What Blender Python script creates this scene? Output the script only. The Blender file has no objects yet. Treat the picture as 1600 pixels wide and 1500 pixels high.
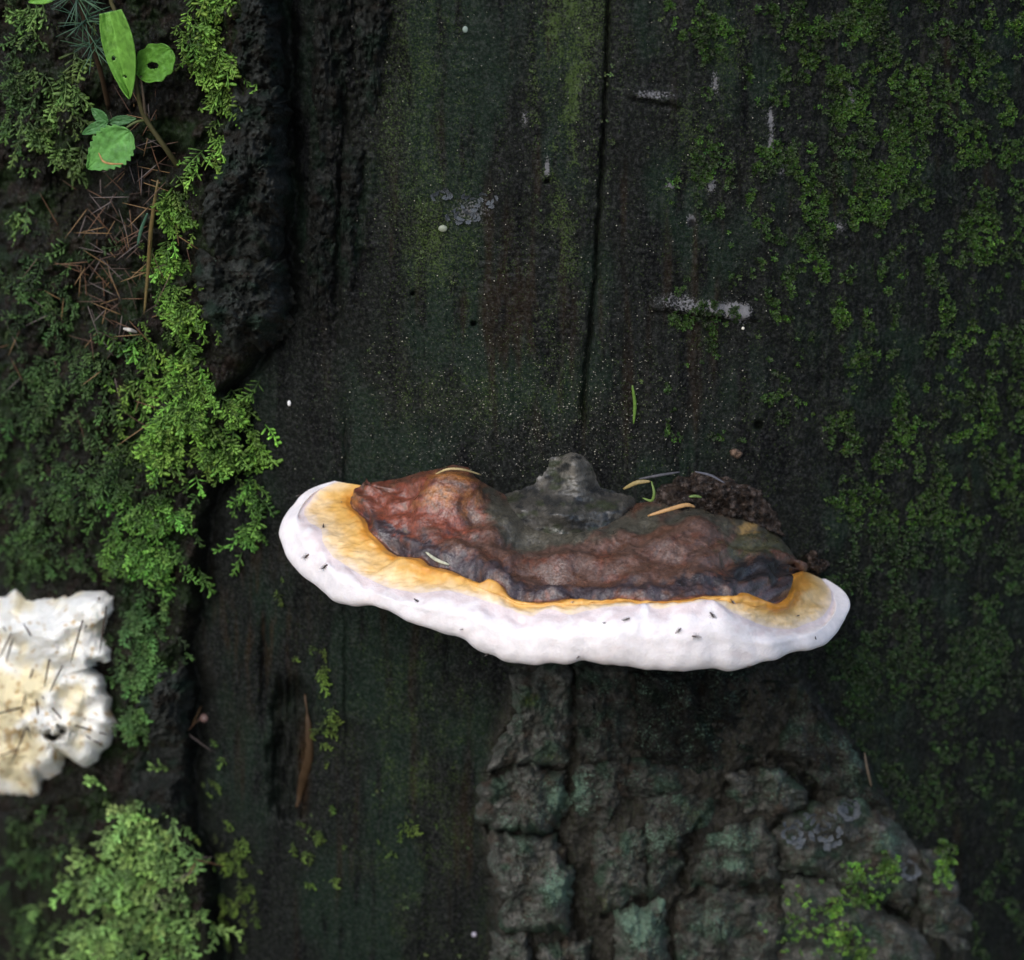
import bpy, math, random
import numpy as np
from mathutils import Vector, Matrix
R_ = math.radians
random.seed(7)
rng = np.random.default_rng(11)
sc = bpy.context.scene
COL = sc.collection

# ---------------------------------------------------------------- camera
TILT, DIST, FPX = R_(22), 1.0, 4000.0           # metres; focal length in photo pixels (1600 wide)
cd = bpy.data.cameras.new('camera'); cam = bpy.data.objects.new('camera', cd); COL.objects.link(cam)
FWD = np.array([0, math.cos(TILT), -math.sin(TILT)]); UP = np.array([0, math.sin(TILT), math.cos(TILT)]); RIGHT = np.array([1.0, 0, 0])
CAM = -FWD * DIST
cam.location = CAM; cam.rotation_euler = (R_(90) - TILT, 0, 0)
cd.sensor_fit = 'HORIZONTAL'; cd.sensor_width = 36; cd.lens = 36 * FPX / 1600
cd.clip_start = 0.02; cd.clip_end = 500
cd.dof.use_dof = True; cd.dof.focus_distance = 0.965; cd.dof.aperture_fstop = 8.5
sc.camera = cam
# ---------------------------------------------------------------- sky and sun (overcast forest light)
w = bpy.data.worlds.new('World'); sc.world = w; w.use_nodes = True
nt = w.node_tree; bg = nt.nodes['Background']
sky = nt.nodes.new('ShaderNodeTexSky'); sky.sky_type = 'NISHITA'; sky.sun_disc = False
SUN_EL, SUN_AZ = R_(42), R_(-25)                 # azimuth measured from the camera's side (-Y), towards -X
sky.sun_elevation = SUN_EL; sky.sun_rotation = R_(180) - SUN_AZ * 1.0
sky.air_density = 1.0; sky.dust_density = 2.2; sky.ozone_density = 1.0
nt.links.new(sky.outputs[0], bg.inputs[0]); bg.inputs[1].default_value = 0.10
sd = bpy.data.lights.new('sun', 'SUN'); sun = bpy.data.objects.new('sun', sd); COL.objects.link(sun)
sd.energy = 0.8; sd.angle = R_(40); sd.color = (1.0, 0.985, 0.96)
sdir = Vector((math.sin(SUN_AZ) * math.cos(SUN_EL), -math.cos(SUN_AZ) * math.cos(SUN_EL), math.sin(SUN_EL)))
sun.rotation_euler = sdir.to_track_quat('Z', 'Y').to_euler()
sun.location = (0, -1, 2)
vs = sc.view_settings; vs.view_transform = 'Standard'; vs.look = 'None'; vs.gamma = 1; vs.use_curve_mapping = False
vs.exposure = 1.0

# ---------------------------------------------------------------- noise (numpy)
def _h(ix, iy, s):
    h = (ix.astype(np.int64) * 374761393 + iy.astype(np.int64) * 668265263 + s * 974634777) & 0xffffffff
    h = ((h ^ (h >> 13)) * 1274126177) & 0xffffffff
    h = ((h ^ (h >> 15)) * 2246822519) & 0xffffffff
    return ((h ^ (h >> 16)) & 0xffffff) / float(0x1000000)
def pn(x, y, s=0):
    x = np.asarray(x, float); y = np.asarray(y, float); x, y = np.broadcast_arrays(x, y)
    ix = np.floor(x); iy = np.floor(y); fx = x - ix; fy = y - iy
    u = fx * fx * fx * (fx * (fx * 6 - 15) + 10); v = fy * fy * fy * (fy * (fy * 6 - 15) + 10)
    def g(a, b):
        t = _h(ix + a, iy + b, s) * 6.2831853
        return np.cos(t) * (fx - a) + np.sin(t) * (fy - b)
    a = g(0, 0) * (1 - u) + g(1, 0) * u; b = g(0, 1) * (1 - u) + g(1, 1) * u
    return (a * (1 - v) + b * v) * 1.5
def fbm(x, y, o=4, s=0):
    r = 0; a = 1.0; f = 1.0; t = 0
    for k in range(o):
        r = r + a * pn(x * f, y * f, s + k * 17); t += a; a *= .5; f *= 2.03
    return r / t * 1.5
def ridged(x, y, o=4, s=0):
    r = 0; a = 1.0; f = 1.0; t = 0
    for k in range(o):
        r = r + a * (1 - np.abs(pn(x * f, y * f, s + k * 13)) * 2); t += a; a *= .5; f *= 2.1
    return r / t
def curds(x, y, s=0):                             # rounded cells: 1 at a cell's middle, 0 in the creases
    ix = np.floor(x); iy = np.floor(y); best = np.full(x.shape, 9.0)
    for a in (-1, 0, 1):
        for b in (-1, 0, 1):
            cx = ix + a + .15 + .7 * _h(ix + a, iy + b, s); cy = iy + b + .15 + .7 * _h(ix + a, iy + b, s + 7)
            best = np.minimum(best, (x - cx) ** 2 + (y - cy) ** 2)
    return np.clip(1 - best, 0, 1)
def ss(a, b, x):
    t = np.clip((np.asarray(x, float) - a) / (b - a), 0, 1); return t * t * (3 - 2 * t)
def gau(x, y, cx, cy, rx, ry=None):
    ry = ry or rx
    return np.exp(-(((x - cx) / rx) ** 2 + ((y - cy) / ry) ** 2))
def poly_x(y, pts):                              # x of a polyline given as (y, x)
    p = np.array(pts, float); return np.interp(y, p[:, 0], p[:, 1])

# ---------------------------------------------------------------- pixel <-> space
TR, TX = 0.34, 0.03                               # trunk radius, axis at (TX, TR)
def rays(px, py):
    px = np.asarray(px, float); py = np.asarray(py, float)
    return FWD + ((px - 800) / FPX)[..., None] * RIGHT - ((py - 750) / FPX)[..., None] * UP
def at_y(px, py, y):                              # the point of a pixel's ray at depth y
    d = rays(px, py); t = (np.asarray(y, float) - CAM[1]) / d[..., 1]
    return CAM + d * t[..., None]
def on_trunk(px, py):                             # ray against the bare cylinder -> point, normal
    d = rays(px, py)
    ox, oy = CAM[0] - TX, CAM[1] - TR
    A = d[..., 0] ** 2 + d[..., 1] ** 2; B = 2 * (ox * d[..., 0] + oy * d[..., 1]); C = ox * ox + oy * oy - TR * TR
    disc = np.maximum(B * B - 4 * A * C, 0); t = (-B - np.sqrt(disc)) / (2 * A)
    P = CAM + d * t[..., None]
    N = np.stack([(P[..., 0] - TX) / TR, (P[..., 1] - TR) / TR, np.zeros_like(t)], -1)
    return P, out_dir(N, P)
def out_dir(N, P):                                # relief on the weathered side stands off towards the open side, elsewhere along the normal
    C = CAM - P; C = C / np.linalg.norm(C, axis=-1)[..., None]
    wgt = (ss(-.1, .2, (N * C).sum(-1)) * .95)[..., None]
    E = N * (1 - wgt) + C * wgt
    return E / np.linalg.norm(E, axis=-1)[..., None]
def to_px(P):
    v = P - CAM; z = v @ FWD
    return 800 + FPX * (v @ RIGHT) / z, 750 - FPX * (v @ UP) / z

# relief of the trunk, in metres outwards, as a function of where it lies in the photograph
EDGE = [(-400, 430), (0, 436), (130, 446), (480, 446), (555, 405), (610, 360), (730, 385), (760, 335), (900, 312), (1000, 300), (1250, 298), (1350, 325), (1500, 350), (1900, 360)]
CRACK = [(-300, 968), (0, 951), (150, 946), (300, 938), (430, 930), (520, 922), (600, 914), (665, 911)]
BL = [(1000, 815), (1060, 800), (1150, 770), (1240, 745), (1310, 750), (1400, 770), (1900, 775)]
BRt = [(1000, 1240), (1090, 1270), (1160, 1330), (1260, 1390), (1310, 1420), (1370, 1475), (1430, 1505), (1900, 1540)]
def masks(x, y):
    left = ss(8, -26, x - poly_x(y, EDGE) - 14 * fbm(x * 0 + y / 70, x * 0, 3, 5))
    bark = ss(-12, 14, x - poly_x(y, BL) - 8 * pn(y / 30, 0 * y, 8)) * ss(12, -14, x - poly_x(y, BRt) - 8 * pn(y / 30, 0 * y, 9)) * ss(1030, 1075, y)
    return left, bark
HOLES = [(855, 283, 3.6), (1081, 350, 5), (1185, 664, 6), (645, 459, 3), (740, 506, 4)]
BCR = [[(893, 1045), (895, 1120), (890, 1200), (884, 1262), (862, 1305), (885, 1345), (895, 1420), (925, 1500)], [(760, 1210), (815, 1196), (880, 1205)], [(765, 1296), (860, 1306)], [(1070, 1330), (1085, 1290), (1130, 1255), (1150, 1210), (1210, 1180)], [(1060, 1410), (1090, 1385), (1140, 1380), (1200, 1400)], [(1040, 1470), (1060, 1410), (1070, 1330)], [(940, 1430), (1010, 1405), (1045, 1460), (1050, 1520)], [(1210, 1180), (1260, 1190), (1270, 1250), (1215, 1290)], [(1215, 1290), (1225, 1350), (1290, 1370), (1420, 1440)]]
def disp(x, y):
    x = np.asarray(x, float); y = np.asarray(y, float)
    left, bark = masks(x, y)
    wood = 1 - left
    h = 0.0011 * fbm(x / 42, y / 420, 4, 21) + 0.00045 * fbm(x / 13, y / 150, 3, 23) + 0.0003 * fbm(x / 9, y / 14, 3, 25)
    h = h + 0.0022 * fbm(x / 210, y / 330, 3, 27)
    # rough bark left on the wood beside the slab
    strip = ss(465, 500, x) * ss(620, 575, x + 0.12 * (y - 200)) * ss(620, 380, y)
    h = h + strip * (0.0035 * ridged(x / 34, y / 120, 4, 31) + 0.002 * fbm(x / 8, y / 10, 3, 33) - 0.001)
    h = h - 0.005 * np.exp(-((x - poly_x(y, [(-300, 535), (0, 512), (200, 540), (420, 528), (600, 520)]) - 6 * pn(y / 25, y * 0, 3)) / 6) ** 2) * ss(620, 420, y)
    # flaky cross-ribs
    fl = gau(x, y, 800, 440, 130, 110)
    h = h + fl * 0.0008 * ridged(x / 60, y / 9, 3, 41)
    # the long crack, and the right side standing a little proud
    cx = poly_x(y, CRACK) + 2.5 * pn(y / 28, y * 0, 4) + 1.2 * pn(y / 7, y * 0, 6)
    on = ss(690, 640, y)
    wc = 2.6 + 1.2 * ss(450, 600, y)
    h = h - on * 0.0060 * np.exp(-((x - cx) / wc) ** 2) + on * 0.0007 * ss(0, 8, x - cx) * np.exp(-np.maximum(x - cx, 0) / 120)
    # faint second check on the left and thin cross cracks
    h = h - 0.002 * np.exp(-((x - 540 - 3 * pn(y / 40, y * 0, 12)) / 2.4) ** 2) * ss(600, 700, y) * ss(1260, 1150, y)
    for (ax, bx, yy, sl, wd) in ((1018, 1180, 487, .10, 3.5), (985, 1062, 152, .22, 3)):
        yc = yy + sl * (x - ax) + 5 * fbm(x / 22, x * 0, 3, 15)
        m = ss(ax - 6, ax + 6, x) * ss(bx + 6, bx - 6, x)
        h = h - m * 0.003 * np.clip(.6 + pn(x / 14, x * 0, 16), 0, 1) * np.exp(-((y - yc) / wd) ** 2) + m * 0.0022 * ss(-34, -4, y - yc) * ss(2, -3, y - yc)
    for (hx, hy, r) in HOLES:
        h = h - 0.007 * np.exp(-(((x - hx) / r) ** 2 + ((y - hy) / r) ** 2) ** 2)
    # rotten slot lower left
    slot = ss(414, 440, x + 12 * fbm(y / 40, y * 0, 3, 18)) * ss(490, 468, x + 8 * fbm(y / 30, y * 0, 3, 19)) * ss(1050, 1100, y + 22 * fbm(x / 16, x * 0, 3, 22)) * ss(1284, 1254, y + 16 * fbm(x / 14, x * 0, 3, 24))
    h = h - slot * (0.011 + 0.003 * fbm(x / 6, y / 60, 3, 51))
    h = h - 0.004 * np.exp(-((x - 412 - 5 * pn(y / 30, y * 0, 20)) / 6) ** 2) * ss(950, 1000, y) * ss(1160, 1080, y)
    # dark gap between the mossy bark and the bare wood
    gx = poly_x(y, EDGE) + 14 * fbm(x * 0 + y / 70, x * 0, 3, 5) + 10 + 7 * fbm(y / 22, y * 0, 3, 77)
    h = h - (0.007 + .004 * pn(y / 60, y * 0, 78)) * np.exp(-((x - gx) / (11 + 6 * pn(y / 35, y * 0, 79))) ** 2)
    # shelf pocket behind the fungus
    h = h * wood
    # mossy outer layer on the left
    lump = 0.010 * fbm(x / 95, y / 120, 3, 61) + 0.006 * fbm(x / 32, y / 36, 4, 63) + 0.0018 * fbm(x / 7, y / 8, 3, 65)
    holes = 0.016 * gau(x, y, 115, 285, 42, 46) + 0.014 * gau(x, y, 215, 1195, 60, 36) + 0.013 * gau(x, y, 250, 950, 20, 40) + 0.010 * gau(x, y, 110, 905, 80, 22) + 0.012 * gau(x, y, 265, 240, 16, 24)
    h = h + left * (0.014 + lump - holes)
    h = h + bark * (0.006 + 0.006 * fbm(x / 40, y / 60, 4, 71) + .0012 * fbm(x / 7, y / 8, 3, 73))
    q = (bark > .01)
    if np.any(q):
        xs, ys = x[q], y[q]; cut = np.zeros_like(xs)
        jx, jy = 10 * fbm(ys / 26, xs / 40, 3, 81), 10 * fbm(xs / 26, ys / 40, 3, 82)
        for pts in BCR:
            for (xa, ya), (xb, yb) in zip(pts[:-1], pts[1:]):
                L2 = (xb - xa) ** 2 + (yb - ya) ** 2; t = np.clip(((xs - xa) * (xb - xa) + (ys - ya) * (yb - ya)) / L2, 0, 1)
                dd = (xs - xa - t * (xb - xa) + jx) ** 2 + (ys - ya - t * (yb - ya) + jy) ** 2
                cut = np.maximum(cut, np.exp(-dd / 30))
        h = np.array(h); h[q] -= .008 * cut
    h = h + 0.0008 * ss(1080, 1200, x) * fbm(x / 30, y / 34, 4, 75)
    return h
def surf(px, py, lift=0.0):                       # displaced trunk point under a pixel
    px = np.asarray(px, float); py = np.asarray(py, float)
    P, N = on_trunk(px, py)
    return P + N * (disp(px, py) + lift)[..., None], N

# ---------------------------------------------------------------- objects
def props(o, label=None, cat=None, group=None, kind=None):
    if label: o['label'] = label
    if cat: o['category'] = cat
    if group: o['group'] = group
    if kind: o['kind'] = kind
    return o
def empty(name, loc=(0, 0, 0)):
    o = bpy.data.objects.new(name, None); o.empty_display_size = 0.01; COL.objects.link(o); o.location = loc; return o
def mesh_data(name, V, F, mat, cols=None, attrs=None, smooth=True):
    V = np.asarray(V, np.float32); me = bpy.data.meshes.new(name)
    groups = F if isinstance(F, (list, tuple)) else [F]
    groups = [np.asarray(g, np.int32) for g in groups if len(g)]
    idx = np.concatenate([g.ravel() for g in groups])
    tot = np.concatenate([np.full(len(g), g.shape[1], np.int32) for g in groups])
    st = np.concatenate([[0], np.cumsum(tot)[:-1]]).astype(np.int32)
    me.vertices.add(len(V)); me.vertices.foreach_set('co', V.ravel())
    me.loops.add(len(idx)); me.loops.foreach_set('vertex_index', idx)
    me.polygons.add(len(tot)); me.polygons.foreach_set('loop_start', st)
    me.update(calc_edges=True); me.validate()
    if cols is not None:
        c = np.ones((len(V), 4), np.float32); c[:, :3] = np.clip(cols, 0, 1)
        a = me.color_attributes.new('Col', 'FLOAT_COLOR', 'POINT'); a.data.foreach_set('color', c.ravel())
    for k, v in (attrs or {}).items():
        a = me.attributes.new(k, 'FLOAT', 'POINT'); a.data.foreach_set('value', np.asarray(v, np.float32))
    me.polygons.foreach_set('use_smooth', np.full(len(tot), smooth))
    me.materials.append(mat)
    return me
def add(name, me, parent=None):
    o = bpy.data.objects.new(name, me); COL.objects.link(o)
    if parent is not None:
        o.parent = parent; o.matrix_parent_inverse = parent.matrix_basis.inverted()
    return o
def mk(name, V, F, mat, parent=None, cols=None, attrs=None, smooth=True, orient=False):
    if orient:
        a, b, c = (V[F[:, k]] for k in range(3))
        if np.einsum('ij,j->i', np.cross(b - a, c - a), -FWD).sum() < 0: F = F[:, ::-1]
    return add(name, mesh_data(name, V, F, mat, cols, attrs, smooth), parent)
def gridF(nr, nc, wrap=False):
    r = np.arange(nr - 1)[:, None]; c = np.arange(nc if wrap else nc - 1)[None, :]; c2 = (c + 1) % nc
    return np.stack([r * nc + c, r * nc + c2, (r + 1) * nc + c2, (r + 1) * nc + c], -1).reshape(-1, 4)
def tube(path, rad, sides=6, flat=1.0):
    path = np.asarray(path, float); n = len(path); rad = np.broadcast_to(np.asarray(rad, float), (n,))
    T = np.gradient(path, axis=0); T /= np.linalg.norm(T, axis=1)[:, None] + 1e-12
    ref = np.array([0.13, -0.9, 0.42]); A = np.cross(T, ref); A /= np.linalg.norm(A, axis=1)[:, None] + 1e-12; B = np.cross(T, A)
    an = np.linspace(0, 2 * math.pi, sides, endpoint=False)
    V = (path[:, None] + rad[:, None, None] * (np.cos(an)[None, :, None] * A[:, None] + flat * np.sin(an)[None, :, None] * B[:, None])).reshape(-1, 3)
    F = gridF(n, sides, True)
    V = np.vstack([V, path[:1], path[-1:]]); a = n * sides
    i = np.arange(sides); j = (i + 1) % sides
    caps = np.concatenate([np.stack([j, i, np.full(sides, a)], 1), np.stack([(n - 1) * sides + i, (n - 1) * sides + j, np.full(sides, a + 1)], 1)])
    return V, [F, caps]
def join(parts):
    V = []; Q = []; T = []; C = []; o = 0
    for p in parts:
        v, f = p[0], p[1]
        for g in (f if isinstance(f, list) else [f]):
            g = np.asarray(g); (Q if g.shape[1] == 4 else T).append(g + o)
        V.append(v); o += len(v)
        if len(p) > 2: C.append(np.broadcast_to(np.asarray(p[2], float), (len(v), 3)))
    F = ([np.concatenate(Q)] if Q else []) + ([np.concatenate(T)] if T else [])
    return np.vstack(V), F, (np.vstack(C) if C else None)
def smooth_path(pts, n):
    p = np.asarray(pts, float); k = len(p)
    if k < 3: return p[0] + (p[-1] - p[0]) * np.linspace(0, 1, n)[:, None]
    return crom(np.arange(k), p, np.linspace(0, k - 1, n))
def crom(ts, P, t):                               # monotone-free cubic Hermite with finite-difference tangents
    ts = np.asarray(ts, float); P = np.asarray(P, float)
    M = np.zeros_like(P); d = np.diff(P, axis=0) / np.diff(ts)[:, None]
    M[0] = d[0]; M[-1] = d[-1]
    h = np.diff(ts)[:, None]; M[1:-1] = (d[:-1] * h[1:] + d[1:] * h[:-1]) / (h[1:] + h[:-1])
    i = np.clip(np.searchsorted(ts, t, side='right') - 1, 0, len(ts) - 2); hh = (ts[i + 1] - ts[i])[:, None]
    s = ((t - ts[i])[:, None]) / hh
    return P[i] * (2 * s**3 - 3 * s**2 + 1) + M[i] * hh * (s**3 - 2 * s**2 + s) + P[i + 1] * (-2 * s**3 + 3 * s**2) + M[i + 1] * hh * (s**3 - s**2)

# ---------------------------------------------------------------- materials
def mat(name, col=(.5, .5, .5), rough=.6, spec=.5, attr=True, var=.35, vscale=900., bumps=(), sss=0, gmin=None, grain=None, coat=0, trans=0, rough_var=0, rough_scale=400., glint=None):
    m = bpy.data.materials.new(name); m.use_nodes = True
    n = m.node_tree.nodes; L = m.node_tree.links; b = n['Principled BSDF']
    tc = n.new('ShaderNodeTexCoord')
    if attr:
        a = n.new('ShaderNodeAttribute'); a.attribute_name = 'Col'; csock = a.outputs['Color']
    else:
        rgb = n.new('ShaderNodeRGB'); rgb.outputs[0].default_value = (*col, 1); csock = rgb.outputs[0]
    if var:
        no = n.new('ShaderNodeTexNoise'); no.inputs['Scale'].default_value = vscale; no.inputs['Detail'].default_value = 6; no.inputs['Roughness'].default_value = .7
        L.new(tc.outputs['Object'], no.inputs['Vector'])
        mr = n.new('ShaderNodeMapRange'); mr.inputs[1].default_value = .3; mr.inputs[2].default_value = .7; mr.inputs[3].default_value = 1 - var; mr.inputs[4].default_value = 1 + var
        L.new(no.outputs[0], mr.inputs[0])
        vm = n.new('ShaderNodeVectorMath'); vm.operation = 'SCALE'; L.new(csock, vm.inputs[0]); L.new(mr.outputs[0], vm.inputs['Scale']); csock = vm.outputs[0]
    if grain:                                     # granular algae / lichen dust where the attribute says so
        for (an, gs, lo, hi, gc) in grain:
            at = n.new('ShaderNodeAttribute'); at.attribute_name = an
            gn = n.new('ShaderNodeTexNoise'); gn.inputs['Scale'].default_value = gs; gn.inputs['Detail'].default_value = 4; gn.inputs['Roughness'].default_value = .75
            L.new(tc.outputs['Object'], gn.inputs['Vector'])
            mu = n.new('ShaderNodeMath'); mu.operation = 'ADD'; L.new(gn.outputs[0], mu.inputs[0]); L.new(at.outputs['Fac'], mu.inputs[1])
            mr = n.new('ShaderNodeMapRange'); mr.inputs[1].default_value = lo; mr.inputs[2].default_value = hi; L.new(mu.outputs[0], mr.inputs[0])
            mx = n.new('ShaderNodeMix'); mx.data_type = 'RGBA'; L.new(mr.outputs[0], mx.inputs[0]); L.new(csock, mx.inputs[6]); mx.inputs[7].default_value = (*gc, 1)
            csock = mx.outputs[2]
    L.new(csock, b.inputs['Base Color'])
    b.inputs['Roughness'].default_value = rough; b.inputs['Specular IOR Level'].default_value = spec
    if rough_var:
        rn = n.new('ShaderNodeTexNoise'); rn.inputs['Scale'].default_value = rough_scale; rn.inputs['Detail'].default_value = 4
        L.new(tc.outputs['Object'], rn.inputs['Vector'])
        mr = n.new('ShaderNodeMapRange'); mr.inputs[1].default_value = .3; mr.inputs[2].default_value = .7; mr.inputs[3].default_value = max(.05, rough - rough_var); mr.inputs[4].default_value = min(1, rough + rough_var)
        L.new(rn.outputs[0], mr.inputs[0]); L.new(mr.outputs[0], b.inputs['Roughness'])
    if glint:                                     # wet grains: gloss comes and goes at the scale of the grain
        gs, lo, hi, smin, smax = glint
        sn = n.new('ShaderNodeTexNoise'); sn.inputs['Scale'].default_value = gs; sn.inputs['Detail'].default_value = 3; sn.inputs['Roughness'].default_value = .7
        L.new(tc.outputs['Object'], sn.inputs['Vector'])
        mr = n.new('ShaderNodeMapRange'); mr.inputs[1].default_value = lo; mr.inputs[2].default_value = hi; mr.inputs[3].default_value = smin; mr.inputs[4].default_value = smax
        L.new(sn.outputs[0], mr.inputs[0]); L.new(mr.outputs[0], b.inputs['Specular IOR Level'])
    if sss:
        b.inputs['Subsurface Weight'].default_value = sss; b.inputs['Subsurface Radius'].default_value = (.004, .003, .002); b.inputs['Subsurface Scale'].default_value = 1
    if trans: b.inputs['Transmission Weight'].default_value = 0
    if coat: b.inputs['Coat Weight'].default_value = coat; b.inputs['Coat Roughness'].default_value = .2
    nrm = None
    for (bs, dist, st, stretch) in bumps:
        mp = n.new('ShaderNodeMapping'); mp.inputs['Scale'].default_value = stretch; L.new(tc.outputs['Object'], mp.inputs[0])
        bn = n.new('ShaderNodeTexNoise'); bn.inputs['Scale'].default_value = bs; bn.inputs['Detail'].default_value = 5; bn.inputs['Roughness'].default_value = .65
        L.new(mp.outputs[0], bn.inputs['Vector'])
        bu = n.new('ShaderNodeBump'); bu.inputs['Distance'].default_value = dist; bu.inputs['Strength'].default_value = st
        L.new(bn.outputs[0], bu.inputs['Height'])
        if nrm: L.new(nrm, bu.inputs['Normal'])
        nrm = bu.outputs[0]
    if nrm: L.new(nrm, b.inputs['Normal'])
    return m
ONE = (1, 1, 1)
M = {}
M['wood'] = mat('wet_wood', rough=.55, spec=.34, var=.75, vscale=1100, rough_var=.2, glint=(700, .46, .70, .08, .55),
    bumps=((420, .0010, .7, (1, 1, .6)), (1700, .0006, .9, ONE)),
    grain=(('algae', 1300, .60, .72, (.045, .072, .020)), ('pale', 1100, .66, .78, (.15, .15, .16))))
M['bark'] = mat('bark', glint=(800, .5, .68, .06, .55), rough=.65, spec=.3, var=.5, vscale=600, bumps=((200, .0025, .8, ONE), (600, .0018, .9, ONE), (2000, .0008, .9, ONE)),
    grain=(('algae', 1000, .60, .72, (.17, .27, .20)), ('pale', 1300, .62, .74, (.10, .14, .030))))
M['crust'] = mat('fungus_crust', rough=.36, spec=.6, glint=(1300, .38, .60, .5, 1.3), var=.5, vscale=800, rough_var=.16, rough_scale=250, bumps=((70, .0008, .4, ONE), (330, .0006, .5, ONE), (1300, .0004, .8, ONE)))
M['umbo'] = mat('fungus_umbo', rough=.28, spec=.55, glint=(1000, .40, .60, .35, 1.0), var=.4, vscale=500, rough_var=.18, rough_scale=300, bumps=((160, .0007, .5, ONE), (900, .0005, .7, ONE)))
M['flesh'] = mat('fungus_margin', rough=.75, spec=.25, var=.09, vscale=260, sss=.12, bumps=((60, .0012, .4, ONE), (260, .0004, .5, ONE), (1500, .0004, .7, ONE)))
M['orange'] = mat('fungus_orange_band', rough=.38, spec=.45, var=.16, vscale=260, sss=.1, bumps=((100, .0006, .5, ONE), (600, .0002, .5, ONE)))
M['pores'] = mat('fungus_pores', rough=.8, spec=.2, var=.06, vscale=400, bumps=((3000, .0006, .8, ONE),))
M['foam'] = mat('pale_crumbly_fungus', rough=.7, spec=.3, var=.06, vscale=300, sss=.2, bumps=((220, .0022, .7, ONE), (900, .0008, .7, ONE)))
M['moss'] = mat('moss', rough=.55, spec=.35, var=.35, vscale=900)
M['leaf'] = mat('leaf', rough=.45, spec=.4, var=.22, vscale=350, bumps=((500, .0006, .6, ONE),))
M['stem'] = mat('stem', rough=.6, spec=.3, var=.25, vscale=500)
M['needle'] = mat('needle', rough=.5, spec=.4, var=.25, vscale=700)
M['lichen'] = mat('lichen', rough=.8, spec=.2, var=.35, vscale=1200, bumps=((1500, .0006, .8, ONE),))
M['debris'] = mat('debris', glint=(600, .48, .62, .1, 1.0), rough=.28, spec=.5, var=.6, vscale=900, rough_var=.2, bumps=((500, .002, .9, ONE), (1700, .001, .9, ONE)))
M['speck'] = mat('speck', rough=.4, spec=.5, var=.2, vscale=2000)
M['insect'] = mat('insect', rough=.4, spec=.5, var=.2, vscale=2000)
M['ground'] = mat('forest_floor', (.035, .028, .02), rough=.9, spec=.2, attr=False, var=.6, vscale=40, bumps=((60, .01, .8, ONE),))
wing = bpy.data.materials.new('insect_wing'); wing.use_nodes = True
wb = wing.node_tree.nodes['Principled BSDF']; wb.inputs['Base Color'].default_value = (.45, .42, .42, 1); wb.inputs['Alpha'].default_value = .55; wb.inputs['Roughness'].default_value = .3
M['wing'] = wing

# ================================================================ the setting
gz = -0.55
g = np.linspace(-1, 1, 61); g = np.sign(g) * np.abs(g) ** 3 * 60
GX, GY = np.meshgrid(g, g)
mk('forest_floor', np.stack([GX, GY, gz + .03 * fbm(GX * 1.5, GY * 1.5, 3, 3) - .03], -1).reshape(-1, 3), gridF(61, 61), M['ground'])['kind'] = 'structure'

# ---------------------------------------------------------------- the trunk
trunk = empty('tree_trunk', (TX, TR, gz - .05))
props(trunk, 'dark wet barkless tree trunk with a long crack and mossy bark remnants', 'tree trunk')
ang = np.concatenate([np.linspace(-math.pi, -.92, 26)[:-1], np.linspace(-.92, .68, 780), np.linspace(.68, math.pi, 28)[1:-1]])
zz = np.concatenate([np.linspace(gz - .05, -.225, 24)[:-1], np.linspace(-.225, .235, 560), np.linspace(.235, 1.9, 40)[1:]])
AN, ZZ = np.meshgrid(ang, zz)
Nn = np.stack([np.sin(AN), -np.cos(AN), 0 * AN], -1)
P = np.stack([TX + TR * Nn[..., 0], TR + TR * Nn[..., 1], ZZ], -1)
far = (np.cos(AN) < .5) | (ZZ > .5) | (ZZ < -.4)
PX, PY = to_px(P.reshape(-1, 3)); PX = PX.reshape(AN.shape); PY = PY.reshape(AN.shape)
PX = np.clip(np.where(np.cos(AN) < .3, 800 + AN * 900, PX), -2500, 4000); PY = np.clip(PY, -3000, 4000)
D = disp(PX, PY)
D = D * (1 - ss(math.pi - .5, math.pi, np.abs(AN)))
P = P + out_dir(Nn, P) * D[..., None]
left, barkm = masks(PX, PY)
def mixc(c, k, m): return c * (1 - m[..., None]) + np.array(k) * m[..., None]
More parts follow.
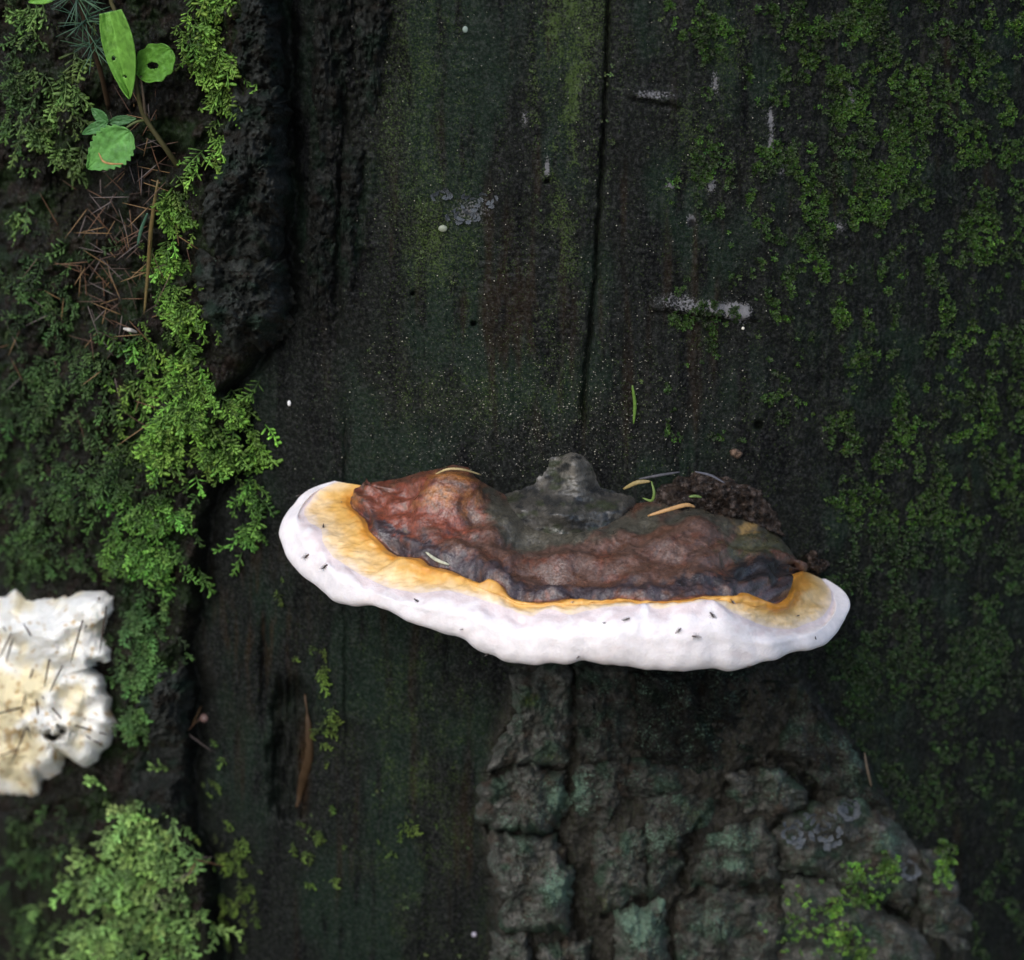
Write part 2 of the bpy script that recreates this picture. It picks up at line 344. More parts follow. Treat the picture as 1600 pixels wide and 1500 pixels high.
def wood_colour(x, y, left, barkm):
    c = np.zeros(x.shape + (3,)); c[:] = (.0070, .0085, .0078)
    st = fbm(x / 30, y / 380, 4, 101); bl = fbm(x / 130, y / 220, 3, 103)
    c = mixc(c, (.0085, .0170, .0115), ss(-.1, .5, bl + .35 * gau(x, y, 640, 300, 130, 500) + .3 * gau(x, y, 600, 1200, 200, 300)))
    c = mixc(c, (.0150, .0105, .0068), ss(.05, .55, st + .5 * gau(x, y, 790, 300, 60, 160) + .6 * gau(x, y, 800, 490, 110, 80) + .55 * gau(x, y, 1060, 440, 40, 150) + .2 * gau(x, y, 850, 640, 220, 70) - .25) * .9)
    c = mixc(c, (.0030, .0036, .0042), ss(.1, .6, fbm(x / 25, y / 160, 4, 107) + .5 * gau(x, y, 500, 300, 50, 300) + .4 * gau(x, y, 1150, 700, 200, 60)))
    c = mixc(c, (.024, .015, .008), .8 * ss(.0, .5, fbm(x / 12, y / 90, 3, 109)) * gau(x, y, 400, 980, 70, 110))
    c = mixc(c, (.05, .022, .008), .7 * gau(x, y, 474, 1200, 8, 60))
    # mossy outer layer: humus and rotten bark
    lc = np.zeros_like(c); lc[:] = (.0085, .0080, .0060)
    lc = mixc(lc, (.010, .020, .006), ss(-.1, .45, fbm(x / 60, y / 60, 4, 113)))
    lc = mixc(lc, (.017, .011, .009), ss(.1, .5, fbm(x / 25, y / 40, 3, 115)) * .8 + 0 * x)
    c = c * (1 - left[..., None]) + lc * left[..., None]
    c = mixc(c, (.030, .028, .023), barkm)
    m = ss(1120, 1260, x) * .8
    c = mixc(c, (.0042, .0056, .0056), m * ss(-.3, .3, fbm(x / 50, y / 50, 3, 117)))
    return c
colw = wood_colour(PX, PY, left, barkm) * .88
vst = .6 * fbm(PX / 34, PY / 150, 4, 121) + .6 * fbm(PX / 22, PY / 24, 3, 127)
alg = .72 * (.16 * gau(PX, PY, 880, 200, 45, 330) * ss(-.5, .4, vst) + .17 * gau(PX, PY, 900, 40, 60, 120) + .12 * gau(PX, PY, 640, 150, 70, 260) + .10 * gau(PX, PY, 740, 620, 180, 50) + .07 * ss(-.2, .5, vst) * ss(560, 620, PX) + .13 * gau(PX, PY, 690, 380, 60, 90) + .12 * gau(PX, PY, 630, 1200, 140, 260) * ss(-.3, .4, fbm(PX / 40, PY / 60, 3, 123)) + .13 * gau(PX, PY, 1090, 230, 40, 70) + .1 * gau(PX, PY, 1130, 70, 40, 60))
pale = np.zeros_like(alg)
for (bx, by, rx, ry, a) in ((1120, 482, 45, 10, .34), (1155, 490, 16, 14, .5), (1020, 148, 30, 7, .3), (1080, 345, 7, 9, .5), (1048, 290, 8, 6, .4), (1112, 290, 7, 14, .36), (1117, 130, 7, 20, .3), (1204, 185, 5, 18, .4), (1205, 225, 5, 20, .36), (1330, 155, 9, 20, .34), (1222, 262, 7, 14, .3), (855, 262, 4, 18, .4), (820, 185, 6, 14, .25), (1310, 355, 12, 9, .25), (735, 330, 34, 22, .22), (1060, 470, 40, 16, .2), (585, 60, 24, 60, .15), (840, 680, 160, 50, .06)):
    pale += a * gau(PX, PY, bx, by, rx, ry)
alg = alg * (1 - left) + .05 * left * ss(0, .4, fbm(PX / 60, PY / 60, 3, 125)); pale *= (1 - left)
vis = ~far
mk('wood', P.reshape(-1, 3), gridF(len(zz), len(ang), True), M['wood'], trunk, colw.reshape(-1, 3), {'algae': np.where(far, 0, alg).ravel(), 'pale': np.where(far, 0, pale).ravel()})

# ---------------------------------------------------------------- bark plates (parts of the trunk)
def lumpy(poly, thick, seed, rough=1.0, power=6, na=170, nr=44, jit=5, sink=.006, big=30., base=None, grow=1.0, tilt=0.0):
    """px outline -> domed rough plate sitting on the trunk: vertices, faces, px, py, r"""
    p = np.asarray(poly, float); q = np.vstack([p, p[:1]])
    s = np.concatenate([[0], np.cumsum(np.linalg.norm(np.diff(q, axis=0), axis=1))])
    t = np.linspace(0, s[-1], na, endpoint=False)
    o = np.stack([np.interp(t, s, q[:, 0]), np.interp(t, s, q[:, 1])], 1)
    for k in range(2): o = (np.roll(o, 1, 0) + o * 2 + np.roll(o, -1, 0)) / 4
    c = o.mean(0); o = c + (o - c) * grow
    da = np.unwrap(np.arctan2(o[:, 1] - c[1], o[:, 0] - c[0])); sg = 1 if da[-1] > da[0] else -1     # keep the spokes in order, so that nothing folds
    da = np.maximum.accumulate(da * sg) * sg; rad = np.linalg.norm(o - c, axis=1)
    rad = rad + jit * 1.4 * fbm(o[:, 0] / 20, o[:, 1] / 20, 3, seed)
    o = c + rad[:, None] * np.stack([np.cos(da), np.sin(da)], 1)
    r = (np.linspace(0, 1, nr) ** .8)[:, None]
    X = c[0] + r * (o[None, :, 0] - c[0]); Y = c[1] + r * (o[None, :, 1] - c[1]); Rr = r + 0 * X
    h = thick * (1 - Rr ** power) * (1 + .45 * fbm(X / big / 2, Y / big / 2, 2, seed + 2))
    h = h + rough * (1 - Rr ** 8) * (.0030 * fbm(X / big, Y / big, 4, seed + 3) + .0022 * (ridged(X / 24, Y / 15, 4, seed + 4) - .6) + .0012 * fbm(X / 8, Y / 7, 3, seed + 6))
    if tilt:
        ta = (seed * 2.399) % 6.283; h = h + tilt * ((X - c[0]) * math.cos(ta) + (Y - c[1]) * math.sin(ta)) / 60 * (1 - Rr ** 8)
    h[-1] = -sink
    Pp, N = on_trunk(X, Y)
    b0 = disp(X, Y) if base is None else base
    V = (Pp + N * (b0 + h)[..., None])
    F = gridF(nr, na, True)[:, ::-1]
    return V, F, X, Y, Rr, h
Z8 = lambda pts: [(700 + x / 1.778, 1020 + y / 1.778) for x, y in pts]
PL = [
 ([(175, 60), (335, 30), (350, 180), (335, 305), (185, 305), (112, 328), (132, 260), (185, 180)], .013),
 ([(112, 348), (200, 315), (322, 332), (330, 430), (280, 505), (112, 488), (80, 420)], .017),
 ([(117, 500), (300, 508), (335, 560), (345, 690), (335, 775), (132, 768), (152, 690), (120, 600)], .018),
 ([(122, 782), (222, 772), (232, 850), (240, 960), (120, 960)], .014), ([(250, 802), (390, 795), (405, 870), (400, 960), (250, 960)], .016),
 ([(355, 40), (500, 40), (525, 200), (475, 285), (400, 310), (355, 250)], .010),
 ([(348, 322), (520, 285), (640, 332), (640, 388), (480, 402), (440, 485), (342, 430)], .012),
 ([(408, 500), (540, 492), (552, 650), (440, 722), (405, 650)], .018),
 ([(470, 715), (600, 695), (612, 853), (610, 960), (455, 960)], .020),
 ([(552, 405), (660, 395), (742, 412), (722, 480), (642, 500), (655, 600), (562, 682), (548, 500)], .013),
 ([(530, 60), (660, 40), (840, 40), (960, 60), (900, 245), (812, 305), (680, 318), (540, 272)], .007),
 ([(782, 345), (880, 312), (960, 340), (1002, 410), (960, 450), (832, 442), (782, 400)], .018),
 ([(692, 560), (760, 492), (860, 462), (920, 525), (905, 625), (762, 650), (690, 638)], .015),
 ([(640, 705), (760, 662), (900, 685), (932, 760), (905, 853), (900, 960), (640, 960)], .016),
 ([(985, 90), (1040, 160), (1140, 280), (1222, 420), (1100, 402), (1005, 340), (965, 295), (910, 270)], .013),
 ([(922, 480), (1005, 432), (1130, 412), (1255, 488), (1305, 560), (1292, 690), (1100, 680), (1050, 622), (932, 600)], .020),
 ([(1312, 562), (1380, 560), (1420, 680), (1452, 740), (1440, 840), (1335, 775), (1305, 680)], .012),
 ([(942, 642), (1060, 632), (1200, 715), (1290, 775), (1335, 860), (1380, 960), (915, 960), (945, 765)], .017)]
LICH = [(829, 1093, 16, 16, 0, .32), (863, 1183, 20, 14, .05, .25), (869, 1239, 26, 26, .22, .05), (908, 1239, 16, 26, .24, 0), (874, 1386, 24, 26, .3, 0), (998, 1442, 34, 45, .30, 0), (1037, 1408, 10, 20, .3, 0), (1139, 1352, 26, 10, .3, 0), (1139, 1312, 36, 18, .24, 0), (1082, 1273, 28, 24, .1, .24), (942, 1402, 22, 24, 0, .26), (1206, 1211, 34, 20, .12, .1), (1009, 1312, 30, 26, .16, .05), (1330, 1180, 20, 26, .16, .1), (1110, 1440, 30, 26, .12, .1), (800, 1290, 30, 26, .1, 0), (1390, 1320, 30, 20, .12, .1)]
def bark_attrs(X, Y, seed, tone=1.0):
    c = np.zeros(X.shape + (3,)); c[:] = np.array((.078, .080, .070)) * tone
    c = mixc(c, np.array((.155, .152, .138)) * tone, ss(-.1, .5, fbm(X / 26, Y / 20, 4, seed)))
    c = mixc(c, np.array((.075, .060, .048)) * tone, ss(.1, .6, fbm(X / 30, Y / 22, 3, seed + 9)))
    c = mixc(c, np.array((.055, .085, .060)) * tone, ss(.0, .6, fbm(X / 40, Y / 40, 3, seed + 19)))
    a = .03 + .09 * fbm(X / 30, Y / 30, 3, seed + 29); p = -.03 + .08 * fbm(X / 30, Y / 30, 3, seed + 39)
    for (bx, by, rx, ry, aa, pp) in LICH:
        gg = gau(X, Y, bx, by, rx, ry); a = a + .75 * aa * gg; p = p + .6 * pp * gg
    return c.reshape(-1, 3), {'algae': a.ravel(), 'pale': p.ravel()}
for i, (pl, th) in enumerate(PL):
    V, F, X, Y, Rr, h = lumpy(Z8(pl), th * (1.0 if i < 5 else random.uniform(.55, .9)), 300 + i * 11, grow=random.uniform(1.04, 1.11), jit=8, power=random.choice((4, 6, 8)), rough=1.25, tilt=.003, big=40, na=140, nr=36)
    c, at = bark_attrs(X, Y, 700 + i, {10: .16, 5: .5, 14: .4, 9: .6, 6: .7, 12: .8, 13: .75}.get(i, 1.0))  # some plates carry the shade of the recess under the cap in their colour
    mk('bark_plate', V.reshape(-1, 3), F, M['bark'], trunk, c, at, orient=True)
# dark bark slab and scraps at the upper left
UP_ = [([(372, -60), (432, -60), (440, 60), (446, 128), (425, 140), (385, 130), (366, 90), (372, 30)], .016, .55),
       ([(368, 130), (400, 140), (435, 138), (452, 160), (450, 290), (446, 400), (390, 405), (345, 400), (312, 370), (322, 300), (350, 215)], .017, .6),
       ([(312, 385), (345, 405), (392, 408), (448, 405), (462, 470), (455, 515), (430, 548), (388, 540), (350, 546), (318, 490), (302, 430)], .020, .7),
       ([(398, 138), (440, 132), (455, 165), (446, 195), (405, 185)], .026, .55),
       ([(492, -60), (545, -60), (548, 60), (540, 160), (522, 250), (500, 240), (486, 120)], .006, .4), ([(556, -60), (612, -60), (606, 60), (596, 120), (585, 190), (560, 180), (556, 60)], .006, .5),
       ([(482, 262), (520, 262), (524, 350), (512, 470), (488, 500), (476, 380)], .005, .4), ([(535, 215), (572, 205), (562, 330), (548, 430), (530, 400)], .004, .4),
       ([(235, 1050), (290, 1040), (305, 1090), (290, 1150), (235, 1165), (215, 1110)], .012, .8), ([(215, 1170), (300, 1165), (298, 1290), (262, 1310), (205, 1250)], .006, .4)]
for i, (pl, th, tone) in enumerate(UP_):
    V, F, X, Y, Rr, h = lumpy(pl, th, 600 + i * 11, rough=2.0 if th > .01 else 1.2, jit=9, power=3, na=180 if th > .01 else 110, nr=52 if th > .01 else 30)
    c, at = bark_attrs(X, Y, 760 + i, tone)
    at['algae'] = at['algae'] - .06; at['pale'] = at['pale'] - .05
    c = c * np.array((.58, .64, .66))
    mk('bark_plate', V.reshape(-1, 3), F, M['bark'], trunk, c, at, orient=True)
# torn splinter beside the rotten slot
a0, _ = surf([476, 482, 484, 478, 470, 463], [1085, 1130, 1175, 1205, 1235, 1262], .004)
V, F = tube(smooth_path(a0, 24), np.array([.0006] * 4 + list(np.linspace(.0012, .0024, 12)) + list(np.linspace(.0022, .0006, 8))), 7, .5)
V += .0005 * np.stack([fbm(V[:, 2] * 900, V[:, 0] * 900, 2, 3)] * 3, 1)
mk('splinter', V, F, M['stem'], trunk, np.tile((.045, .026, .012), (len(V), 1)))

# ================================================================ the bracket fungus
S_ = [(0, 526, 752), (.3, 497, 758), (.6, 474, 769), (1, 452, 791), (1.3, 443, 812), (1.7, 439, 840), (2.2, 445, 868), (2.7, 463, 893), (3.3, 490, 915), (4, 520, 934), (5, 561, 946), (6, 607, 952), (6.6, 632, 966), (7.4, 670, 982), (8.6, 726, 997), (9.2, 757, 1022), (9.9, 795, 1035), (10.5, 826, 1039), (11.4, 873, 1036), (12.2, 920, 1035), (13, 969, 1040), (14.2, 1037, 1049), (15.2, 1100, 1046), (16.2, 1156, 1047), (17.1, 1209, 1035), (17.7, 1239, 1018), (18.4, 1278, 1013), (19, 1312, 985), (19.4, 1331, 951), (19.7, 1328, 926), (19.85, 1312, 913), (20, 1287, 905)]
O_ = [(0, 526, 753), (.5, 497, 765), (1.4, 474, 800), (2, 482, 815), (2.6, 504, 829), (3.2, 503, 847), (4, 523, 872), (5, 561, 897), (6, 607, 919), (7, 654, 927), (7.9, 701, 922), (8.8, 748, 935), (9.8, 795, 950), (10.5, 826, 965), (11, 857, 950), (11.6, 889, 961), (12.6, 944, 948), (13.7, 1012, 946), (14, 1025, 953), (14.7, 1066, 943), (15.5, 1115, 938), (16.2, 1150, 960), (17, 1194, 979), (17.7, 1237, 984), (18, 1250, 978), (18.7, 1287, 963), (19.3, 1300, 941), (19.7, 1300, 917), (20, 1283, 904)]
K_ = [(0, 573, 759), (.6, 547, 777), (1.2, 548, 791), (2.2, 572, 813), (3, 576, 829), (4.2, 607, 860), (4.8, 620, 868), (5.8, 657, 871), (6.3, 670, 883), (7.1, 701, 890), (8.2, 739, 905), (8.7, 756, 913), (9, 767, 907), (9.5, 792, 919), (9.7, 795, 932), (10.4, 823, 941), (11, 854, 941), (11.6, 889, 935), (12.6, 944, 938), (13, 969, 935), (13.8, 1019, 942), (14.7, 1069, 937), (15.4, 1112, 930), (16.1, 1153, 929), (16.4, 1162, 922), (16.8, 1181, 932), (17.4, 1216, 944), (17.9, 1233, 932), (18.7, 1237, 897), (20, 1256, 891)]
I_ = [(0, 580, 757), (1, 600, 757), (2, 625, 754), (3, 650, 748), (4, 680, 744), (5, 705, 739), (6, 730, 744), (7, 742, 762), (8, 775, 785), (9, 800, 800), (10, 820, 824), (11, 855, 834), (12, 900, 835), (13, 950, 828), (14, 990, 815), (15, 1030, 805), (16, 1080, 803), (17, 1140, 813), (18, 1185, 822), (19, 1225, 852), (20, 1254, 888)]
dI = [(0, .004), (5, .010), (7, .012), (9, .018), (11, .028), (13, .025), (15, .02), (18, .012), (20, .004)]
dK = [(0, .004), (1.2, .015), (3, .035), (5, .05), (9, .075), (12, .083), (15, .084), (16.5, .08), (17.4, .07), (18.7, .035), (20, .006)]
dO = [(0, .004), (1.4, .022), (3, .042), (5, .058), (9, .083), (12, .091), (15, .092), (16.5, .088), (17.4, .076), (18.7, .05), (19.4, .03), (20, .006)]
dS = [(0, .003), (1.6, .028), (4, .055), (6, .068), (9, .088), (12, .096), (15, .097), (17, .088), (17.7, .074), (18.4, .066), (19.4, .035), (20, .006)]
NU = 620
U = np.linspace(0, 20, NU)
def blur(a, k):
    for _ in range(k):
        b = a.copy(); b[1:-1] = (a[:-2] + 2 * a[1:-1] + a[2:]) / 4; a = b
    return a
def line(tab, k=6): 
    t = np.array(tab, float); return blur(np.stack([np.interp(U, t[:, 0], t[:, j]) for j in range(1, t.shape[1])], 1), k)
lS, lO, lK, lI = line(S_, 70), line(O_, 5), line(K_, 5), line(I_, 30)
eI, eK, eO, eS = (line(t, 60)[:, 0] for t in (dI, dK, dO, dS))
jo = 3.0 * np.stack([fbm(U * 6, U * 0, 3, 801), fbm(U * 6, U * 0, 3, 803)], 1) * ss(0, 1, U)[:, None] * ss(20, 19, U)[:, None]
lO = lO + jo; lK = lK + .8 * jo[:, ::-1]
ytr = lambda px: TR - np.sqrt(TR**2 - ((px - 800) / FPX * 1.0 - TX) ** 2)
def P3(l, e): return at_y(l[:, 0], l[:, 1], ytr(l[:, 0]) - e)
wK, wO = lK, lO
lK, lO = blur(lK, 260), blur(lO, 260)
pI, pK, pO, pS = P3(lI, eI), P3(lK, eK), P3(lO, eO), P3(lS, eS)
lM = lO + (blur(lS, 60) - lO) * .55; eM = np.maximum(eO, eS) + .0045 * ss(0, 1.5, U) * ss(20, 19, U)
pM = P3(lM, eM)
lIK = lI * .5 + lK * .5; pIK = P3(lIK, (eI + eK) / 2) + np.array([0, 0, .0015])
lKO = (lK + lO) / 2; pKO = P3(lKO, (eK + eO) / 2)
pB = pI + np.array([0, .03, -.003])
xc = at_y(np.array(900.), np.array(900.), 0.)[0]
pU1 = pS.copy(); pU1[:, 0] += (xc - pU1[:, 0]) * .14; pU1[:, 1] += eS * .35; pU1[:, 2] -= .0035
pU2 = pS.copy(); pU2[:, 0] += (xc - pU2[:, 0]) * .30; pU2[:, 1] += eS + .025; pU2[:, 2] = pS[:, 2] * .6 + .4 * pS[:, 2].min() - .006
TS = np.array([-.35, 0, .5, 1, 1.5, 2, 2.6, 3, 3.45, 4.2])
CT = np.stack([pB, pI, pIK, pK, pKO, pO, pM, pS, pU1, pU2], 0)          # (10, NU, 3)
tt = np.concatenate([np.linspace(-.35, 0, 10)[:-1], np.linspace(0, 1, 90)[:-1], np.linspace(1, 2, 34)[:-1], np.linspace(2, 3, 44)[:-1], np.linspace(3, 4.2, 30)])
NT = len(tt)
G = np.zeros((NT, NU, 3))
flat = CT.reshape(len(TS), -1)
td = np.linspace(-.35, 4.2, 400); Gd = crom(TS, flat, td).reshape(400, NU, 3); qx, qy = to_px(Gd.reshape(-1, 3)); qx = qx.reshape(400, NU); qy = qy.reshape(400, NU)
def slide(line_, lo, hi):
    d = (qx - line_[None, :, 0]) ** 2 + (qy - line_[None, :, 1]) ** 2 + np.where((td > lo) & (td < hi), 0, 1e9)[:, None]
    return blur(td[np.argmin(d, 0)], 10)
tK = slide(wK, .45, 1.6); tO = np.maximum(slide(wO, 1.25, 2.7), tK + .12)
for j in range(NU):
    t_ = np.interp(tt, [-.35, 0, 1, 2, 3, 4.2], [-.35, 0, tK[j], tO[j], 3, 4.2])
    for c_ in range(3): G[:, j, c_] = np.interp(t_, td, Gd[:, j, c_])
def grid_normals(G):
    n = np.cross(np.gradient(G, axis=1), np.gradient(G, axis=0)); n /= np.linalg.norm(n, axis=-1)[..., None] + 1e-12; return n
Nf = grid_normals(G)
if Nf[40, NU // 2, 2] < 0: Nf = -Nf; FLIP = True
else: FLIP = False
fx, fy = to_px(G.reshape(-1, 3)); fx = fx.reshape(NT, NU); fy = fy.reshape(NT, NU)
Tt = tt[:, None] + 0 * fx; Uu = U[None] + 0 * fx
endf = ss(0, 1.2, Uu) * ss(20, 19.2, Uu)
crm = ss(-.05, .1, Tt) * ss(1.02, .93, Tt)
hh = crm * (.0032 * fbm(fx / 80, fy / 44, 2, 821) + .0007 * fbm(fx / 28, fy / 15, 3, 823)
     + .0012 * np.sin(Tt * 17 + 2 * fbm(Uu * .8, Tt * 2, 2, 827)) * ss(.15, .4, Tt)
     + .007 * gau(fx, fy, 700, 775, 45, 30) - .004 * gau(fx, fy, 800, 850, 45, 16) + .003 * gau(fx, fy, 1050, 840, 110, 24) - .005 * gau(fx, fy, 1165, 893, 16, 9) + .003 * gau(fx, fy, 1200, 905, 18, 12) - .003 * gau(fx, fy, 1142, 885, 10, 12) - .003 * gau(fx, fy, 860, 905, 16, 10))
hh -= crm * .0008 * ss(.86, .99, Tt)                                   # crust dips under the new growth
orm = ss(1.0, 1.12, Tt) * ss(2.15, 1.7, Tt)
hh += orm * endf * (.0012 * ss(1.5, 1.1, Tt) + .0010 * fbm(fx / 34, fy / 18, 3, 831) + .003 * gau(fx, fy, 768, 916, 14, 12) + .0015 * gau(fx, fy, 640, 885, 26, 10))
rm = ss(1.95, 2.2, Tt) * ss(3.4, 3.0, Tt)
hh += rm * endf * (.0016 * fbm(Uu * .8, Tt * .7, 2, 841) + .0004 * fbm(fx / 40, fy / 30, 2, 843))
G = G + Nf * hh[..., None]
Nf = grid_normals(G)
if FLIP: Nf = -Nf
# colours
cc = np.zeros((NT, NU, 3))
n1 = fbm(fx / 40, fy / 24, 4, 851); n2 = fbm(fx / 16, fy / 11, 4, 853); n3 = fbm(Uu * 1.2, Tt * 6, 3, 855)
cr = np.zeros_like(cc); cr[:] = (.070, .034, .022)
cr = mixc(cr, (.130, .036, .020), ss(.0, .6, n1 * .6 + .75 * gau(fx, fy, 640, 800, 110, 50)))
cr = mixc(cr, (.21, .085, .022), .85 * ss(.15, .7, n2 * .4 + .8 * gau(fx, fy, 712, 752, 42, 18) + .5 * gau(fx, fy, 700, 790, 60, 20) + .5 * gau(fx, fy, 556, 787, 14, 12)))
cr = mixc(cr, (.075, .044, .034), ss(-.1, .5, n3 * .7 + .4 * gau(fx, fy, 1020, 850, 170, 34) - .5 * gau(fx, fy, 640, 800, 110, 60)) * .8)
cr = mixc(cr, (.035, .024, .026), ss(.1, .6, n2 * .6 + .75 * np.exp(-((Tt - .86) / .12) ** 2) * ss(.5, 3, Uu) - .1 + .3 * n1))
cr = mixc(cr, (.050, .046, .034), ss(.25, .7, .5 * n1 + .75 * np.exp(-(Tt / .22) ** 2) * ss(6, 8, Uu) + .6 * gau(fx, fy, 810, 830, 60, 30)))
cr = mixc(cr, (.045, .042, .020), ss(.2, .7, .4 * n2 + .8 * gau(fx, fy, 1180, 850, 60, 26)))
cr = mixc(cr, (.012, .010, .011), ss(.2, .7, .35 * n2 + .95 * gau(fx, fy, 1190, 890, 58, 26) + .5 * gau(fx, fy, 1080, 910, 60, 14)))
cr = mixc(cr, (.130, .045, .022), ss(.3, .8, .5 * n2 + .9 * np.exp(-((Tt - .985) / .03) ** 2)) * ss(1.5, 3, Uu) * .9)
n4 = fbm(fx / 9, fy / 6, 3, 857); cr = cr * (1 + .45 * n4)[..., None]
cr = mixc(cr, (.20, .13, .05), ss(.35, .8, .5 * n2 + .9 * gau(fx, fy, 1170, 822, 24, 9)))
ora = np.zeros_like(cc); ora[:] = (.68, .40, .115)
o_in = (Tt - 1)
ora = mixc(ora, (.62, .25, .030), ss(.35, .0, o_in + .15 * n2 - .3 * gau(fx, fy, 1240, 940, 40, 40)) * .9)
ora = mixc(ora, (.78, .57, .31), ss(.25, .85, o_in + .35 * n1))
ora = mixc(ora, (.76, .62, .48), ss(.75, 1.0, o_in + .15 * n2))
whi = np.zeros_like(cc); whi[:] = (.82, .775, .785)
whi = mixc(whi, (.68, .58, .58), ss(.42, .05, (Tt - 2) + .22 * fbm(fx / 20, fy / 12, 3, 861) + .12 * n1) * .95)
whi = mixc(whi, (.80, .70, .69), ss(.25, .8, fbm(fx / 70, fy / 30, 3, 863)) * .5)
cc = np.where((Tt <= 1)[..., None], cr, np.where((Tt <= 2)[..., None], ora, whi))
cc[Tt > 3.02] = (.72, .68, .60)
cc[Tt <= 1] *= 1.45
fung = empty('bracket_fungus', tuple(at_y(np.array(900.), np.array(860.), .0)))
props(fung, 'large bracket fungus with brown crust, orange band and thick white rim', 'fungus')
cutK = 9 - 1 + 90 - 0; iK = int(np.argmin(np.abs(tt - 1))); iO = int(np.argmin(np.abs(tt - 2))); iS = int(np.argmin(np.abs(tt - 3.06)))
def zone(name, r0, r1, m):
    V = G[r0:r1 + 1].reshape(-1, 3); F = gridF(r1 - r0 + 1, NU)
    if FLIP: F = F[:, ::-1]
    c = cc[r0:r1 + 1].copy()
    me = mesh_data(name, V, F, m, c.reshape(-1, 3))
    # orientation check, then shared smooth normals across the zone borders
    me.normals_split_custom_set_from_vertices(Nf[r0:r1 + 1].reshape(-1, 3).tolist())
    return add(name, me, fung)
ccz = cc.copy()
cc[iK] = cr[iK] * 1.45; crust = zone('crust', 0, iK, M['crust'])
cc[iK] = ora[iK]; band = zone('orange_band', iK, iO, M['orange'])
cc[iO] = whi[iO]; rim = zone('white_rim', iO, iS, M['flesh'])
pores = zone('pore_surface', iS, NT - 1, M['pores'])
# nearest visible fungus point of a pixel
gx_, gy_ = to_px(G[:iS].reshape(-1, 3)); Gv = G[:iS].reshape(-1, 3); Nv_ = Nf[:iS].reshape(-1, 3)
facing = np.einsum('ij,ij->i', Nv_, CAM - Gv) > 0
def fung_at(px, py, lift=0.0):
    out = []; nn = []
    for x, y in zip(np.atleast_1d(px), np.atleast_1d(py)):
        d = (gx_ - x) ** 2 + (gy_ - y) ** 2 + np.where(facing, 0, 1e6); i = int(np.argmin(d))
        out.append(Gv[i] + Nv_[i] * lift); nn.append(Nv_[i])
    return np.array(out), np.array(nn)

# grey knobbly umbo against the wood
nx, ny = 190, 120
X, Y = np.meshgrid(np.linspace(735, 1015, nx), np.linspace(695, 868, ny))
ax = 893 - .10 * (Y - 712)
v = np.clip((Y - 708) / 125, 0, 1)
wd = 12 + 84 * v ** 1.05
lob = np.exp(-np.abs((X - ax) / wd) ** 2.0)
e = (.0035 + .014 * v) * lob
e += .010 * gau(X, Y, 872, 803, 40, 17) + .004 * gau(X, Y, 903, 755, 22, 26) + .005 * gau(X, Y, 808, 792, 34, 18) + .0045 * gau(X, Y, 955, 796, 24, 14) + .0065 * gau(X, Y, 897, 724, 15, 15) + .0012 * gau(X, Y, 866, 718, 14, 10) + .003 * gau(X, Y, 982, 788, 14, 9)
e += .010 * ss(758, 826, Y) * ss(745, 790, X) * ss(1005, 970, X)
e += (.0014 * fbm(X / 34, Y / 20, 3, 871) + .0002 * fbm(X / 9, Y / 7, 2, 873)) * ss(-.004, .006, e)
edge = np.minimum(np.minimum(X - 735, 1015 - X) / 24, (Y - 695) / 18); e = e - .014 * ss(1, 0, edge) - .003 * ss(.012, 0, e)
e = e * ss(866, 836, Y)
Pu = at_y(X, Y, ytr(X) - e)
cu = np.zeros(X.shape + (3,)); cu[:] = (.060, .057, .050)
cu = mixc(cu, (.15, .14, .12), ss(0, .6, fbm(X / 20, Y / 16, 3, 875) * .5 + .8 * gau(X, Y, 898, 730, 24, 26)))
cu = mixc(cu, (.028, .029, .029), ss(0, .5, fbm(X / 26, Y / 18, 3, 877)))
cu = mixc(cu, (.040, .046, .028), ss(.1, .6, fbm(X / 34, Y / 20, 3, 879)))
mk('umbo', Pu.reshape(-1, 3), gridF(ny, nx)[:, ::-1], M['umbo'], fung, cu.reshape(-1, 3))

# ================================================================ pale crumbly fungus on the left
ZB = lambda pts: [(x / 2.308, 850 + y / 2.308) for x, y in pts]
fo = ZB([(60, 165), (120, 200), (200, 195), (290, 168), (380, 170), (430, 215), (400, 270), (402, 330), (415, 420), (348, 430), (392, 510), (405, 580), (427, 640), (405, 730), (350, 770), (310, 812), (262, 775), (240, 768), (236, 830), (160, 850), (155, 905), (60, 912), (-60, 880), (-330, 830), (-420, 600), (-400, 380), (-250, 220), (-60, 200)])
V, F, X, Y, Rr, h = lumpy(fo, .020, 900, rough=.12, power=9, na=260, nr=90, jit=5, sink=.004, base=.012)
Pp, N = on_trunk(X, Y)
wx, wy = X + 12 * fbm(X / 26, Y / 26, 3, 915), Y + 12 * fbm(X / 26, Y / 26, 3, 917)
bil = .007 * fbm(X / 70, Y / 60, 2, 905) + .0060 * curds(wx / 46, wy / 40, 21) + .0030 * curds(wx / 19, wy / 17, 23) + .0010 * curds(wx / 8, wy / 8, 25)
hole = np.exp(-(((wx - 90) / 17) ** 2 + ((wy - 1147 + .25 * (X - 90)) / 7) ** 2) ** 2) * .030 + gau(X, Y, 156, 1036, 12, 7) * .02
h2 = h + (bil - .003 + .010 * gau(X, Y, 40, 1130, 70, 70)) * (1 - Rr ** 6) - hole
V = Pp + N * (.012 + h2)[..., None]
cf = np.zeros(X.shape + (3,)); cf[:] = (.84, .84, .80)
cf = mixc(cf, (.82, .72, .46), ss(-.1, .55, fbm(X / 50, Y / 50, 3, 911) * .6 + .8 * gau(X, Y, 20, 1120, 70, 120) + .3 * gau(X, Y, 40, 945, 40, 20) - .15))
